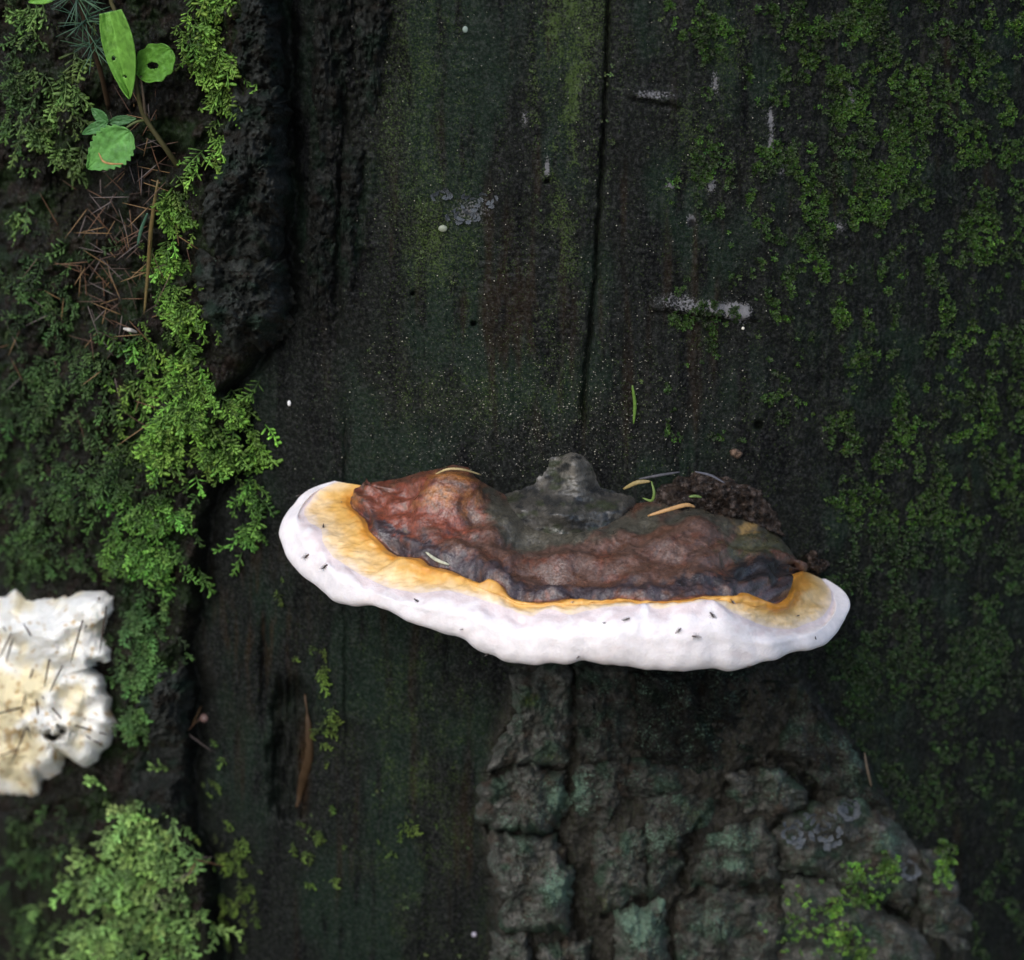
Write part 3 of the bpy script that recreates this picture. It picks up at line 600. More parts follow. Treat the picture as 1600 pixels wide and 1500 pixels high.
cf = mixc(cf, (.10, .08, .04), np.exp(-(((wx - 90) / 17) ** 2 + ((wy - 1147 + .25 * (X - 90)) / 7) ** 2) ** 2))
cf = mixc(cf, (.50, .36, .18), ss(.3, .7, fbm(X / 14, Y / 14, 3, 913) * .9 + .35 * gau(X, Y, 20, 1150, 60, 60)))
foam = mk('pale_fungus', V.reshape(-1, 3), F, M['foam'], None, cf.reshape(-1, 3), orient=True)
props(foam, 'cream white crumbly fungus mass strewn with dark needles on the mossy bark', 'fungus')
fV = V.reshape(-1, 3); fpx, fpy = to_px(fV); fN = N.reshape(-1, 3)
def foam_at(px, py, lift):
    return np.array([fV[np.argmin((fpx - x) ** 2 + (fpy - y) ** 2)] + fN[0] * lift for x, y in zip(px, py)])

# ================================================================ moss
def inst(tmpl, pos, Rm, scale, base, tipcol):
    tv, tf, tw = tmpl                               # verts, tris, tip weight
    n = len(pos); k = len(tv)
    Vv = np.einsum('nij,kj->nki', Rm, tv) * scale[:, None, None] + pos[:, None]
    C = base[:, None, :] * (1 - tw[None, :, None]) + tipcol[:, None, :] * tw[None, :, None]
    Ff = (tf[None] + (np.arange(n) * k)[:, None, None]).reshape(-1, tf.shape[1])
    return Vv.reshape(-1, 3), Ff, C.reshape(-1, 3)
def frame(d, nrm):
    d = d / np.linalg.norm(d, axis=1)[:, None]
    z = nrm - (nrm * d).sum(1)[:, None] * d; z /= np.linalg.norm(z, axis=1)[:, None] + 1e-9
    y = np.cross(z, d)
    return np.stack([d, y, z], -1)
def spindle(p0, p1, r, rings=3, sides=4):
    t = np.linspace(0, 1, rings); prof = np.array([.55, 1.05, .75]) * r
    path = p0 + (p1 - p0) * t[:, None]; path[:, 2] += -.12 * np.linalg.norm(p1 - p0) * t ** 2
    return tube(path, prof, sides, .55)
def frond_template(seed, nb=10):
    r = random.Random(seed); parts = []; tw = []
    stem = np.array([[t, .06 * math.sin(3 * t + seed), -.22 * t * t] for t in np.linspace(0, 1, 6)])
    parts.append(tube(stem, np.linspace(.04, .045, 6), 4, .6)); tw.append(np.concatenate([np.repeat(np.linspace(0, .8, 6), 4), [0, .9]]))
    for k in range(nb):
        t = .12 + .85 * k / nb; s = 1 if k % 2 else -1
        b = np.array([t, .06 * math.sin(3 * t + seed), -.22 * t * t]); ln = (.40 - .18 * t) * r.uniform(.45, 1.3); an = R_(r.uniform(22, 76))
        p1 = b + ln * np.array([math.cos(an), s * math.sin(an), r.uniform(-.3, .5)])
        sp = spindle(b, p1, .062 * r.uniform(.7, 1.25)); parts.append(sp)
        tw.append(np.clip(np.concatenate([np.repeat(np.linspace(.1, .9, 3), 4), [.1, 1]]) * (.5 + .5 * t) , 0, 1))
    V, F, _ = join(parts); T = []
    for g in F:
        T.append(g if g.shape[1] == 3 else np.concatenate([g[:, :3], g[:, [0, 2, 3]]]))
    return V, np.concatenate(T), np.concatenate(tw)
FR = [frond_template(s, 8 + s % 3) for s in range(6)]
def pick(blobs, n):
    """random pixels inside weighted elliptical blobs, thinned by noise"""
    wts = np.array([b[4] for b in blobs], float); n3_ = n * 3; k = rng.choice(len(blobs), n3_, p=wts / wts.sum())
    B = np.array([b[:4] for b in blobs], float)[k]
    a = rng.uniform(0, 2 * math.pi, n3_); r = np.abs(rng.normal(0, .62, n3_))
    x = B[:, 0] + B[:, 2] * r * np.cos(a); y = B[:, 1] + B[:, 3] * r * np.sin(a)
    keep = .9 * pn(x / 34, y / 22, 951) + .6 * pn(x / 14, y / 10, 953) + rng.uniform(-.12, .12, n3_) > .04
    return x[keep][:n], y[keep][:n]
def feather_moss(label, blobs, n, size, base, tip, down=.8, group=None, spread=1.0, sidex=.25):
    x, y = pick(blobs, n); m = len(x)
    P_, N_ = surf(x, y, .001)
    d = N_ * rng.uniform(.25, .9, m)[:, None] + np.stack([rng.normal(sidex, .55 * spread, m), 0 * x, -down + rng.normal(0, .35 * spread, m)], 1)
    Rm = frame(d, N_ + np.array([0, 0, .9]) + rng.normal(0, .35, (m, 3)))
    sz = size * rng.uniform(.4, 1.15, m); br = rng.uniform(.35, 1.4, m)[:, None] * (1 + .55 * pn(x / 36, y / 30, 957))[:, None]
    cb = np.array(base) * br; ct = np.array(tip) * br * (1 + rng.normal(0, .08, (m, 3)))
    Vs = []; Fs = []; Cs = []; o = 0; kk = rng.integers(0, len(FR), m)
    for j in range(len(FR)):
        q = kk == j
        if not q.any(): continue
        v_, f_, c_ = inst(FR[j], P_[q], Rm[q], sz[q], cb[q], ct[q]); Vs.append(v_); Fs.append(f_ + o); Cs.append(c_); o += len(v_)
    ob = mk('feather_moss', np.vstack(Vs), np.concatenate(Fs), M['moss'], None, np.vstack(Cs))
    props(ob, label, 'moss', group, 'stuff'); return ob
BR_B, BR_T = (.012, .034, .005), (.24, .46, .065)
feather_moss('bright yellow green feather moss hanging beside the top of the bark slab', [(320, 60, 40, 75, 3), (335, -20, 45, 40, 1), (345, 130, 22, 50, 1.2), (325, 235, 30, 35, .5), (385, 150, 40, 50, .3)], 230, .0105, BR_B, BR_T)
feather_moss('pale loose moss trailing beside the leafy seedling', [(90, 130, 60, 60, 2), (60, 200, 50, 60, 1.5), (50, 20, 40, 40, .6), (110, 230, 30, 40, .8), (25, 330, 40, 40, .6)], 120, .0115, (.022, .042, .010), (.17, .31, .07))
feather_moss('narrow column of bright moss running down between needle litter and bark slab', [(275, 320, 26, 60, 1.2), (262, 420, 30, 70, 1.6), (285, 480, 30, 50, 1.2)], 210, .0098, BR_B, (.20, .40, .055))
feather_moss('fullest bright green moss cushion just below the bark slab', [(265, 570, 70, 70, 3), (285, 640, 75, 50, 3), (250, 690, 55, 40, 1.6), (360, 640, 40, 45, .35), (330, 705, 60, 26, .9), (400, 690, 16, 40, .25)], 560, .0105, BR_B, (.22, .44, .06))
feather_moss('mid green moss tufts hanging above the pale fungus', [(235, 790, 65, 40, 1.4), (225, 860, 75, 45, 2.4), (390, 760, 22, 60, .5), (395, 830, 20, 25, .25)], 340, .0102, (.020, .048, .010), (.14, .33, .05))
feather_moss('dark leafy moss along the right edge of the pale fungus', [(215, 960, 45, 50, 1.4), (225, 1040, 55, 60, 2), (205, 1120, 35, 45, 1.4), (250, 1000, 40, 60, 1)], 300, .0085, (.016, .042, .012), (.11, .24, .06))
feather_moss('pale green feathery moss cushion below the pale fungus', [(215, 1285, 60, 50, 1.5), (190, 1370, 95, 70, 3), (160, 1460, 110, 70, 3), (250, 1330, 60, 70, 1.2), (260, 1450, 60, 60, .8)], 540, .0130, (.035, .070, .018), (.28, .48, .13), spread=1.5)
feather_moss('dim olive moss carpet across the outer bark', [(70, 620, 100, 120, 3), (110, 760, 110, 90, 2.5), (50, 850, 80, 60, 1.5), (60, 450, 80, 80, 1.2), (150, 560, 60, 60, 1), (50, 1330, 80, 80, 1), (40, 1440, 60, 60, .8), (180, 720, 60, 60, 1), (-90, 600, 90, 400, 2), (-90, 1350, 90, 150, 1), (30, 120, 40, 120, .8)], 1150, .0095, (.009, .018, .006), (.065, .140, .032), spread=1.5)
feather_moss('thin straggling moss sprigs on the bare wood beneath the fungus tip', [(500, 1060, 12, 60, 1), (510, 1150, 14, 60, 1), (372, 1330, 34, 60, 1.2), (380, 1400, 30, 50, 1), (345, 1300, 25, 60, .6), (350, 1440, 25, 50, .8), (460, 1015, 10, 12, .3), (640, 1300, 50, 40, .5), (500, 1300, 60, 60, .6), (440, 900, 14, 40, .2), (330, 1210, 20, 60, .3)], 150, .0062, (.035, .06, .010), (.13, .22, .03), down=.9)

# carpet moss: tiny leafy rosettes
def rosette(seed, nl=6):
    r = random.Random(seed); V = []; F = []; tw = []
    for k in range(nl):
        a = 2 * math.pi * k / nl + r.uniform(-.35, .35); ln = r.uniform(.7, 1.2); up = r.uniform(.25, .9); wv = .24
        dx, dy = math.cos(a), math.sin(a); b = len(V)
        V += [(0, 0, 0), (dx * ln * .55 - dy * wv, dy * ln * .55 + dx * wv, up * .55), (dx * ln, dy * ln, up * .75), (dx * ln * .55 + dy * wv, dy * ln * .55 - dx * wv, up * .55)]
        F += [(b, b + 3, b + 2), (b, b + 2, b + 1)]; tw += [0, .6, 1, .6]
    return np.array(V), np.array(F), np.array(tw)
RO = [rosette(s, 5 + s % 3) for s in range(6)]
def carpet(label, x, y, size, base, tip, name='carpet_moss', lift=.0006, hot=.06, bark_lift=None):
    m = len(x); P_, N_ = surf(x, y, lift)
    if bark_lift is not None: P_ = P_ + N_ * bark_lift[:, None]
    d = np.cross(N_, np.array([0, 0, 1.0])) + rng.normal(0, .5, (m, 3))
    Rm = frame(d, N_ + rng.normal(0, .45, (m, 3)) + np.array([0, 0, .35]))
    sz = size * rng.uniform(.55, 1.4, m); br = rng.uniform(.45, 1.3, m)[:, None] * (1 + .9 * pn(x / 40, y / 50, 967))[:, None]
    ho = (rng.uniform(0, 1, m) < hot)[:, None]
    cb = np.array(base) * br; ct = np.array(tip) * br * (1 + rng.normal(0, .12, (m, 3))) * np.where(ho, 2.2, 1)
    Vs = []; Fs = []; Cs = []; o = 0; kk = rng.integers(0, len(RO), m)
    for j in range(len(RO)):
        q = kk == j
        v_, f_, c_ = inst(RO[j], P_[q], Rm[q], sz[q], cb[q], ct[q]); Vs.append(v_); Fs.append(f_ + o); Cs.append(c_); o += len(v_)
    ob = mk(name, np.vstack(Vs), np.concatenate(Fs), M['moss'], None, np.vstack(Cs), smooth=False)
    return props(ob, label, 'moss', None, 'stuff')
n = 90000
x = rng.uniform(1040, 1760, n); y = rng.uniform(-150, 1650, n)
reg = ss(1100, 1330, x + .05 * (y - 300)) * .34 + .16 * gau(x, y, 1480, 160, 130, 160) + .18 * gau(x, y, 1330, 250, 110, 170) + .22 * gau(x, y, 1190, 320, 40, 160) - .35 * gau(x, y, 1420, 420, 90, 120) - .25 * gau(x, y, 1180, 620, 90, 120) - .5 * gau(x, y, 1500, 1400, 90, 160) - .3 * gau(x, y, 1270, 560, 60, 60) + .12 * ss(650, 900, y) * ss(1280, 1340, x)
fld = .75 * fbm(x / 60, y / 110, 3, 971) + .75 * fbm(x / 24, y / 32, 3, 973)
b_right = poly_x(y, BRt)
keep = (fld + reg > .44 + rng.uniform(-.12, .12, n)) & ((y < 1040) | (x > b_right + 6)) & ((y < 900) | (x > 1265)) & ~((y > 690) & (y < 900) & (x < 1290))
x, y = x[keep], y[keep]
up = y < 820
carpet('patchy dark green carpet moss on the trunk right of the crack', x[up], y[up], .00105, (.006, .019, .002), (.027, .066, .005))
lo = ~up
carpet('dense dark carpet moss on the trunk behind and below the fungus', x[lo], y[lo], .00100, (.004, .013, .003), (.014, .037, .005))
# scattered tiny growth over the bare wood
n = 9000
x = rng.uniform(470, 1100, n); y = rng.uniform(-60, 1540, n)
fld = .7 * fbm(x / 40, y / 90, 3, 981) + .35 * gau(x, y, 900, 150, 60, 260) + .30 * gau(x, y, 690, 370, 80, 80) + .2 * gau(x, y, 590, 420, 60, 200) + .3 * gau(x, y, 640, 1250, 130, 240) - .2
keep = (fld > rng.uniform(.1, .7, n)) & ((y < 700) | (x < 740))
carpet('sparse tiny moss specks dusting the bare wood', x[keep], y[keep], .00075, (.016, .030, .010), (.065, .10, .03), name='moss_film')
# bright tufts on the bark plates
tx = np.concatenate([rng.normal(cx, rx, k) for cx, cy, rx, ry, k in ((1335, 1370, 9, 14, 60), (1385, 1360, 10, 14, 60), (1345, 1405, 12, 8, 50), (1305, 1415, 8, 8, 30), (1472, 1350, 9, 18, 90), (1316, 1462, 16, 12, 80), (1345, 1490, 12, 10, 40), (1250, 1440, 30, 30, 60))])
ty = np.concatenate([rng.normal(cy, ry, k) for cx, cy, rx, ry, k in ((1335, 1370, 9, 14, 60), (1385, 1360, 10, 14, 60), (1345, 1405, 12, 8, 50), (1305, 1415, 8, 8, 30), (1472, 1350, 9, 18, 90), (1316, 1462, 16, 12, 80), (1345, 1490, 12, 10, 40), (1250, 1440, 30, 30, 60))])
carpet('bright green moss tufts growing on the bark plates below the fungus', tx, ty, .0013, (.03, .075, .010), (.10, .22, .025), name='moss_tuft', lift=.0175)

# pale specks of dust and droplets on the wood
n = 1900
x = np.concatenate([rng.normal(850, 160, n), rng.uniform(480, 1250, 800)]); y = np.concatenate([rng.normal(650, 70, n), rng.uniform(0, 720, 800)])
q = (y < 745) & (y > -20); x, y = x[q], y[q]
P_, N_ = surf(x, y, .0002)
octv = np.array([(1, 0, 0), (-1, 0, 0), (0, 1, 0), (0, -1, 0), (0, 0, 1), (0, 0, -1)], float)
octf = np.array([(0, 2, 4), (2, 1, 4), (1, 3, 4), (3, 0, 4), (2, 0, 5), (1, 2, 5), (3, 1, 5), (0, 3, 5)])
sz = .00012 + .00022 * rng.uniform(0, 1, len(x)) ** 4
v_, f_, c_ = inst((octv, octf, np.zeros(6)), P_, np.tile(np.eye(3), (len(x), 1, 1)), sz, np.array([.42, .40, .33])[None] * rng.uniform(.35, 1.1, len(x))[:, None], np.ones((len(x), 3)))
props(mk('pale_dust', v_, f_, M['speck'], None, c_), 'fine pale dust grains speckled over the dark wood above the fungus', 'dust', None, 'stuff')

# ================================================================ wet debris lodged behind the fungus
def debris(label, poly, th, seed):
    V, F, X, Y, Rr, h = lumpy(poly, th, seed, rough=1.5, power=3, na=150, nr=44, jit=7, big=16)
    c = np.zeros(X.shape + (3,)); c[:] = (.045, .032, .025); c = mixc(c, (.15, .115, .10), ss(.1, .6, fbm(X / 10, Y / 8, 4, seed))); c = mixc(c, (.012, .009, .008), ss(.0, .5, fbm(X / 12, Y / 9, 3, seed + 4)))
    o = mk('wood_debris', V.reshape(-1, 3), F, M['debris'], None, c.reshape(-1, 3), orient=True); props(o, label, 'debris'); return o
debris('wet crumbly brown wood debris heaped behind the fungus crust', [(1005, 800), (1030, 760), (1060, 742), (1110, 738), (1150, 752), (1185, 765), (1215, 800), (1230, 840), (1190, 828), (1140, 818), (1080, 810), (1020, 815)], .012, 1010)
debris('small dark debris crumb beside the right tip of the fungus', [(1256, 868), (1275, 862), (1290, 880), (1287, 897), (1268, 896)], .010, 1020)
V, F, X, Y, Rr, h = lumpy([(1140, 705), (1150, 700), (1160, 708), (1155, 716), (1144, 713)], .004, 1030, rough=.4, na=40, nr=12, jit=2)
props(mk('wood_chip', V.reshape(-1, 3), F, M['debris'], None, np.tile((.22, .15, .11), (X.size, 1))), 'tiny pinkish chip stuck on the wood above the debris', 'chip')

# ================================================================ lichens
def lobe_mesh(seed):
    r = random.Random(seed); n = 14; V = [(0, 0, 0)]; F = []
    for k in range(n):
        a = R_(-75 + 150 * k / (n - 1)); rr = 1 + .16 * math.sin(k * 2.1 + seed) + r.uniform(-.08, .08)
        V.append((.55 * rr * math.cos(a), .5 * rr * math.sin(a), .10)); V.append((rr * math.cos(a), .85 * rr * math.sin(a), .28 + r.uniform(-.05, .1)))
    for k in range(n - 1):
        a = 1 + 2 * k; F.append((0, a, a + 2, a + 2)); F.append((a, a + 1, a + 3, a + 2))
    T = [f[:3] for f in F if f[2] == f[3]]; Q = [f for f in F if f[2] != f[3]]
    V = np.array(V); n0 = len(V)
    V2 = np.vstack([V, V - np.array([0, 0, .05])])
    T = np.array(T); Q = np.array(Q)
    cols = np.tile((.085, .100, .115), (len(V2), 1)) ; cols[2:n0:2] = (.15, .165, .185)
    return mesh_data('lobe', V2, [np.concatenate([Q, Q[:, ::-1] + n0]), np.concatenate([T, T[:, ::-1] + n0])], M['lichen'], cols)
LOB = [lobe_mesh(s) for s in range(4)]
def lichen(label, spots, n, size, lift):
    c0 = np.mean([[s[0], s[1]] for s in spots], 0); root = empty('lichen', tuple(surf(c0[0], c0[1], lift)[0])); props(root, label, 'lichen')
    for k in range(n):
        s = random.choice(spots); a = random.uniform(0, 6.283); r = math.sqrt(random.random())
        px, py = s[0] + s[2] * r * math.cos(a), s[1] + s[3] * r * math.sin(a)
        p, N = surf(px, py, lift); d = np.array([math.cos(a + random.uniform(-.6, .6)), 0, -math.sin(a + random.uniform(-.6, .6))])
        Rm = frame((d + N * .35)[None], (N + rng.normal(0, .25, 3))[None])[0]
        o = bpy.data.objects.new('lobe', LOB[k % 4]); COL.objects.link(o); o.parent = root; o.matrix_parent_inverse = root.matrix_basis.inverted()
        from mathutils import Matrix
        m4 = Matrix([list(Rm[i] * size * random.uniform(.7, 1.3)) + [p[i]] for i in range(3)] + [[0, 0, 0, 1]])
        o.matrix_basis = m4
lichen('blue grey leafy lichen rosette growing on the bark plate', [(1240, 1300, 20, 18), (1280, 1290, 32, 26), (1290, 1305, 20, 16), (1325, 1262, 14, 12)], 80, .0019, .0205)
lichen('small blue grey lichen scrap on the lower bark', [(1420, 1357, 14, 10)], 12, .002, .013)
lichen('flat bluish lichen patch on the bare wood left of the crack', [(745, 315, 32, 14), (725, 338, 26, 10), (690, 305, 14, 8)], 60, .0013, .0004)

# ================================================================ small plants at the upper left
LEAFV, LEAFP, LEAFE = (.09, .24, .030), (.14, .33, .05), (.10, .27, .06)
def leaf_mesh(base, tip, wpx, col, lift0, lift1, nl=26, nw=13, serr=.05, curl=.15, shape=.8, holes=(), fold=.1, side=None, rnd=False, cut=0.0):
    """leaf between two pixels, half width in pixels, lifts in metres off the mossy bark"""
    b = np.array(base, float); t = np.array(tip, float); ax = t - b; L = np.linalg.norm(ax); ax /= L; pr = np.array([-ax[1], ax[0]])
    s = np.linspace(0, 1, nl)[:, None]; q = np.linspace(-1, 1, nw)[None]
    w = wpx * np.sin(math.pi * np.clip(s, 0.0, 1) ** shape) ** .75 * (1 + serr * np.sin(s * 60) * (np.abs(q) > .9))
    if rnd: w = wpx * np.sqrt(np.clip(1 - (2 * s - 1) ** 2, 0, 1)) * (1 + serr * np.sin(s * 21) * (np.abs(q) > .9))
    if cut: w = wpx * np.sin(math.pi * (cut + (1 - cut) * s)) ** .75 + 0 * q
    w = np.maximum(w, .6)
    if side is not None: q2 = np.where(q < 0, q * side[0], q * side[1])
    else: q2 = q + 0 * s
    PX_ = b[0] + ax[0] * L * s + pr[0] * w * q2; PY_ = b[1] + ax[1] * L * s + pr[1] * w * q2
    lift = lift0 + (lift1 - lift0) * s + curl * wpx / 4000 * np.abs(q) ** 2 * 1.0 - curl * .6 * L / 4000 * (s - .5) ** 2 + fold * wpx / 4000 * np.abs(q) + .0005 * fbm(s * 6 + q, q * 3 + s, 2, int(wpx))
    Pb, N = on_trunk(PX_, PY_)
    V = Pb + N * (.014 + lift)[..., None]
    F = gridF(nl, nw)
    X = PX_.ravel(); Y = PY_.ravel()
    for (hx, hy, rx, ry) in holes:
        ctr = np.array([(X[f].mean(), Y[f].mean()) for f in F]); F = F[((ctr[:, 0] - hx) / rx) ** 2 + ((ctr[:, 1] - hy) / ry) ** 2 > 1]
    vein = np.exp(-(q / .07) ** 2) + .35 * np.exp(-(((s * 9 - np.abs(q) * 2.2) % 1 - .5) / .12) ** 2)
    c = np.array(col) * (.9 + .2 * fbm(PX_ / 12, PY_ / 12, 2, 5))[..., None]; c = mixc(c, np.array(col) * 1.6 + .03, np.clip(vein, 0, 1) * .35)
    return V.reshape(-1, 3), F, c.reshape(-1, 3)
def leaf(parent, *a, **k):
    V, F, c = leaf_mesh(*a, **k); o = mk('leaf', V, F, M['leaf'], parent, c)
    md = o.modifiers.new('thickness', 'SOLIDIFY'); md.thickness = .00035; md.offset = 0
    return o
def lp(pts, n=20):
    q = np.array(pts, float); Pb, N = on_trunk(q[:, 0], q[:, 1]); return smooth_path(Pb + N * (.014 + q[:, 2])[:, None], n)
def stem(parent, pts, r, col, name='stem'):
    V, F = tube(lp(pts), np.linspace(r, r * .7, 20), 7); return mk(name, V, F, M['stem'], parent, np.tile(col, (len(V), 1)))
sap = empty('leafy_seedling', tuple(surf(282, 262)[0])); props(sap, 'leafy seedling with a long folded leaf and a round holed leaf', 'seedling')
stem(sap, [(284, 266, -.004), (262, 232, .006), (232, 186, .012), (220, 150, .016), (205, 60, .022), (180, 5, .024), (176, -30, .026)], .0011, (.06, .055, .022))
stem(sap, [(231, 182, .012), (228, 150, .016), (224, 118, .018)], .0006, (.09, .07, .05), 'petiole')
leaf(sap, (177, 17), (207, 153), 24, LEAFP, .028, .018, curl=.3, shape=.95, holes=((183, 90, 3, 4), (200, 118, 4, 1.5)), fold=.5, nl=60, nw=33, serr=.02, side=(1.1, .9), cut=.22)
leaf(sap, (220, 118), (272, 76), 29, LEAFV, .018, .020, curl=.1, rnd=True, holes=((243, 101, 9, 5.5),), fold=.05, nl=60, nw=41, serr=.06)
leaf(sap, (100, -14), (52, 2), 11, LEAFP, .03, .03, serr=.03)
ser = empty('serrated_seedling', tuple(surf(232, 178)[0])); props(ser, 'small seedling with one broad serrated leaf and three leaflets', 'seedling')
stem(ser, [(236, 186, .008), (215, 190, .014), (196, 203, .017)], .0006, (.07, .09, .03))
leaf(ser, (208, 204), (142, 262), 33, LEAFE, .018, .021, curl=.15, shape=.75, fold=.06, nl=60, nw=33, serr=.07)
leaf(ser, (172, 192), (148, 168), 9, (.06, .17, .05), .015, .017)
leaf(ser, (172, 190), (133, 208), 9, (.06, .17, .05), .016, .018)
leaf(ser, (174, 190), (216, 184), 8, (.05, .13, .045), .014, .013)
# conifer seedling
con = empty('conifer_seedling', tuple(surf(170, 165)[0])); props(con, 'young conifer seedling with a tuft of thin blue green needles', 'seedling')
stem(con, [(172, 168, .0), (163, 120, .012), (150, 70, .020), (135, 20, .026), (126, -30, .030)], .0011, (.045, .028, .015))
nd = tube(np.array([[t, 0, -.10 * t * t] for t in np.linspace(0, 1, 7)]), np.array([.02, .03, .03, .028, .024, .018, .006]), 5, .6)
def needle_mesh(name, col, m=None):
    return mesh_data(name, nd[0], nd[1], m or M['needle'], np.tile(col, (len(nd[0]), 1)))
NG = [needle_mesh('needle', (.040, .10, .055)), needle_mesh('needle', (.055, .12, .06)), needle_mesh('needle', (.030, .075, .05))]
from mathutils import Matrix
def place(o, p, d, nrm, sx, sr):
    Rm = frame(np.array(d)[None], np.array(nrm)[None])[0]; S = np.array([sx, sr, sr])
    o.matrix_basis = Matrix([list(Rm[i] * S) + [float(p[i])] for i in range(3)] + [[0, 0, 0, 1]])
whorls = [(150, 68, .020, 24), (138, 30, .025, 22), (128, -8, .029, 26)]
for wx, wy, wl, k in whorls:
    for j in range(k):
        a = 2 * math.pi * j / k + random.uniform(-.15, .15)
        p, N = on_trunk(np.array(float(wx + random.uniform(-5, 5))), np.array(float(wy + random.uniform(-8, 8)))); p = p + N * (.014 + wl)
        d = np.array([math.cos(a), 0, .75 * math.sin(a) - .15]) + N * random.uniform(-.1, .7)
        o = bpy.data.objects.new('needle', NG[j % 3]); COL.objects.link(o); o.parent = con; o.matrix_parent_inverse = con.matrix_basis.inverted()
        place(o, p, d, N + np.array([0, 0, .5]), .0115 * random.uniform(.7, 1.15), .0115)

# ================================================================ fallen needles, grass bits, insects
NB = [needle_mesh('fallen_needle', c) for c in ((.11, .055, .028), (.07, .038, .024), (.19, .115, .05), (.12, .095, .09), (.035, .02, .014))]
def fallen(px, py, ang, lpx, base, label, group, lift=.001, mesh=None, rad=.010):
    p, N = (surf(px, py, lift) if base is None else base)
    d = np.array([math.cos(ang), 0, -math.sin(ang)]); d = d - (d @ N) * N * .8 + N * random.uniform(-.05, .12)
    o = bpy.data.objects.new('fallen_needle', mesh or random.choice(NB)); COL.objects.link(o)
    ln = lpx / 4000 * 1.03; place(o, p, d, N, ln, rad)
    props(o, label, 'needle', group); return o
lit = [(225, 260, 50, 60, 34, 'in the litter at the foot of the leafy seedling'), (200, 370, 60, 80, 74, 'in the thick litter beside the straw stalk'), (190, 480, 55, 60, 44, 'in the litter at the lower end of the straw stalk'), (130, 420, 60, 80, 30, 'in the dim moss below the serrated seedling'),
       (200, 620, 70, 60, 16, 'caught in the fullest bright moss cushion'), (90, 560, 80, 80, 14, 'on the dim olive moss carpet'), (300, 1110, 20, 60, 5, 'in the dark gap beside the pale fungus'), (310, 1370, 30, 50, 8, 'beside the pale green moss cushion'), (240, 180, 30, 40, 8, 'behind the stem of the leafy seedling')]
for cx, cy, rx, ry, k, where in lit:
    for _ in range(k):
        k_ = random.randrange(5); lab = ('rust brown', 'dark brown', 'tan', 'grey brown', 'blackish')[k_] + ' fallen conifer needle ' + where
        fallen(random.gauss(cx, rx * .6), random.gauss(cy, ry * .6), random.uniform(0, 6.28), random.uniform(28, 60), None, lab, 'needles in the mossy litter', random.uniform(.001, .006), mesh=NB[k_])
ZF = [(300, 275, 270, 370), (385, 225, 365, 330), (360, 195, 325, 270), (40, 320, 10, 380), (50, 340, 30, 400), (180, 415, 165, 480), (165, 480, 180, 540), (180, 420, 255, 460), (225, 440, 195, 500), (120, 450, 90, 545), (55, 460, 95, 500), (150, 550, 215, 640), (80, 590, 0, 612), (130, 560, 135, 640), (80, 600, 95, 670), (95, 660, 60, 740), (270, 650, 345, 675), (300, 635, 370, 628), (15, 300, 45, 345), (110, 330, 95, 300), (310, 690, 350, 720), (60, 740, 20, 760)]
for (xa, ya, xb, yb) in ZF:
    a = np.array(ZB([(xa, ya), (xb, yb)])); L = 1.7 * np.linalg.norm(a[1] - a[0]); p = foam_at([a[0, 0]], [a[0, 1]], .0012)[0]
    N = fN[0]; fallen(0, 0, math.atan2(a[1, 1] - a[0, 1], a[1, 0] - a[0, 0]), L, (p, N), ('dark needle lying on the upper part of the pale crumbly fungus' if a[0, 1] < 1000 else 'dark needle lying across the middle of the pale crumbly fungus' if a[0, 1] < 1080 else 'dark needle on the lower part of the pale fungus near its hole'), 'needles on the pale fungus', mesh=NB[1 if random.random() < .5 else 4], rad=.021)
def blade(name, label, cat, pts3, r, col, flat=.4, n=18):
    path = smooth_path(pts3, n); rad = r * np.sin(np.linspace(.15, math.pi - .12, n)) ** .5
    V, F = tube(path, rad, 7, flat); c = np.tile(col, (len(V), 1)) * (1 + .25 * fbm(V[:, 0] * 900, V[:, 2] * 900, 2, 7))[:, None]
    o = mk(name, V, F, M['needle'], None, c); return props(o, label, cat)
sf = lambda pts, l=.0015: surf([p[0] for p in pts], [p[1] for p in pts], l)[0]
sfv = lambda pts, d: at_y(np.array([p[0] for p in pts], float), np.array([p[1] for p in pts], float), np.array(d))
blade('green_needle', 'single green needle stuck upright on the wood above the fungus', 'needle', sf([(988, 602), (992, 632), (990, 662)]), .0007, (.10, .19, .03))
blade('straw', 'curved straw yellow needle resting on the hump of the crust', 'needle', sfv([(680, 741), (700, 733), (725, 734), (752, 742)], [-.016, -.018, -.016, -.010]), .0005, (.42, .33, .16))
blade('white_needle', 'pale greenish needle lying on the brown crust', 'needle', fung_at([668, 684, 702], [862, 874, 884], .0008)[0], .0007, (.42, .43, .32))
blade('dry_grass_blade', 'orange brown grass blade at the foot of the debris', 'blade', sfv([(1012, 806), (1045, 796), (1072, 789), (1086, 792)], [-.026, -.026, -.024, -.022]), .0009, (.38, .22, .09))
blade('straw_grass', 'straw coloured blade tilted beside the umbo', 'blade', sfv([(974, 764), (995, 754), (1016, 752)], [-.012, -.014, -.014]), .0009, (.26, .20, .08))
blade('grass_sprig', 'short green grass blade bent over beside the debris', 'blade', sfv([(1004, 778), (1018, 782), (1022, 770), (1018, 752)], [-.020, -.022, -.022, -.020]), .0006, (.11, .17, .035))
blade('twig', 'thin dark twig lying above the straw blade', 'twig', sf([(998, 748), (1030, 742), (1062, 737)], .006), .0006, (.05, .05, .06))
blade('dark_needle', 'dark grey needle on top of the wood debris', 'needle', sf([(1086, 736), (1110, 742), (1132, 754)], .011), .0005, (.10, .10, .12))
blade('green_chip', 'small green fragment on the wood debris', 'fragment', sf([(1076, 775), (1086, 774), (1096, 776)], .013), .0006, (.10, .16, .04))
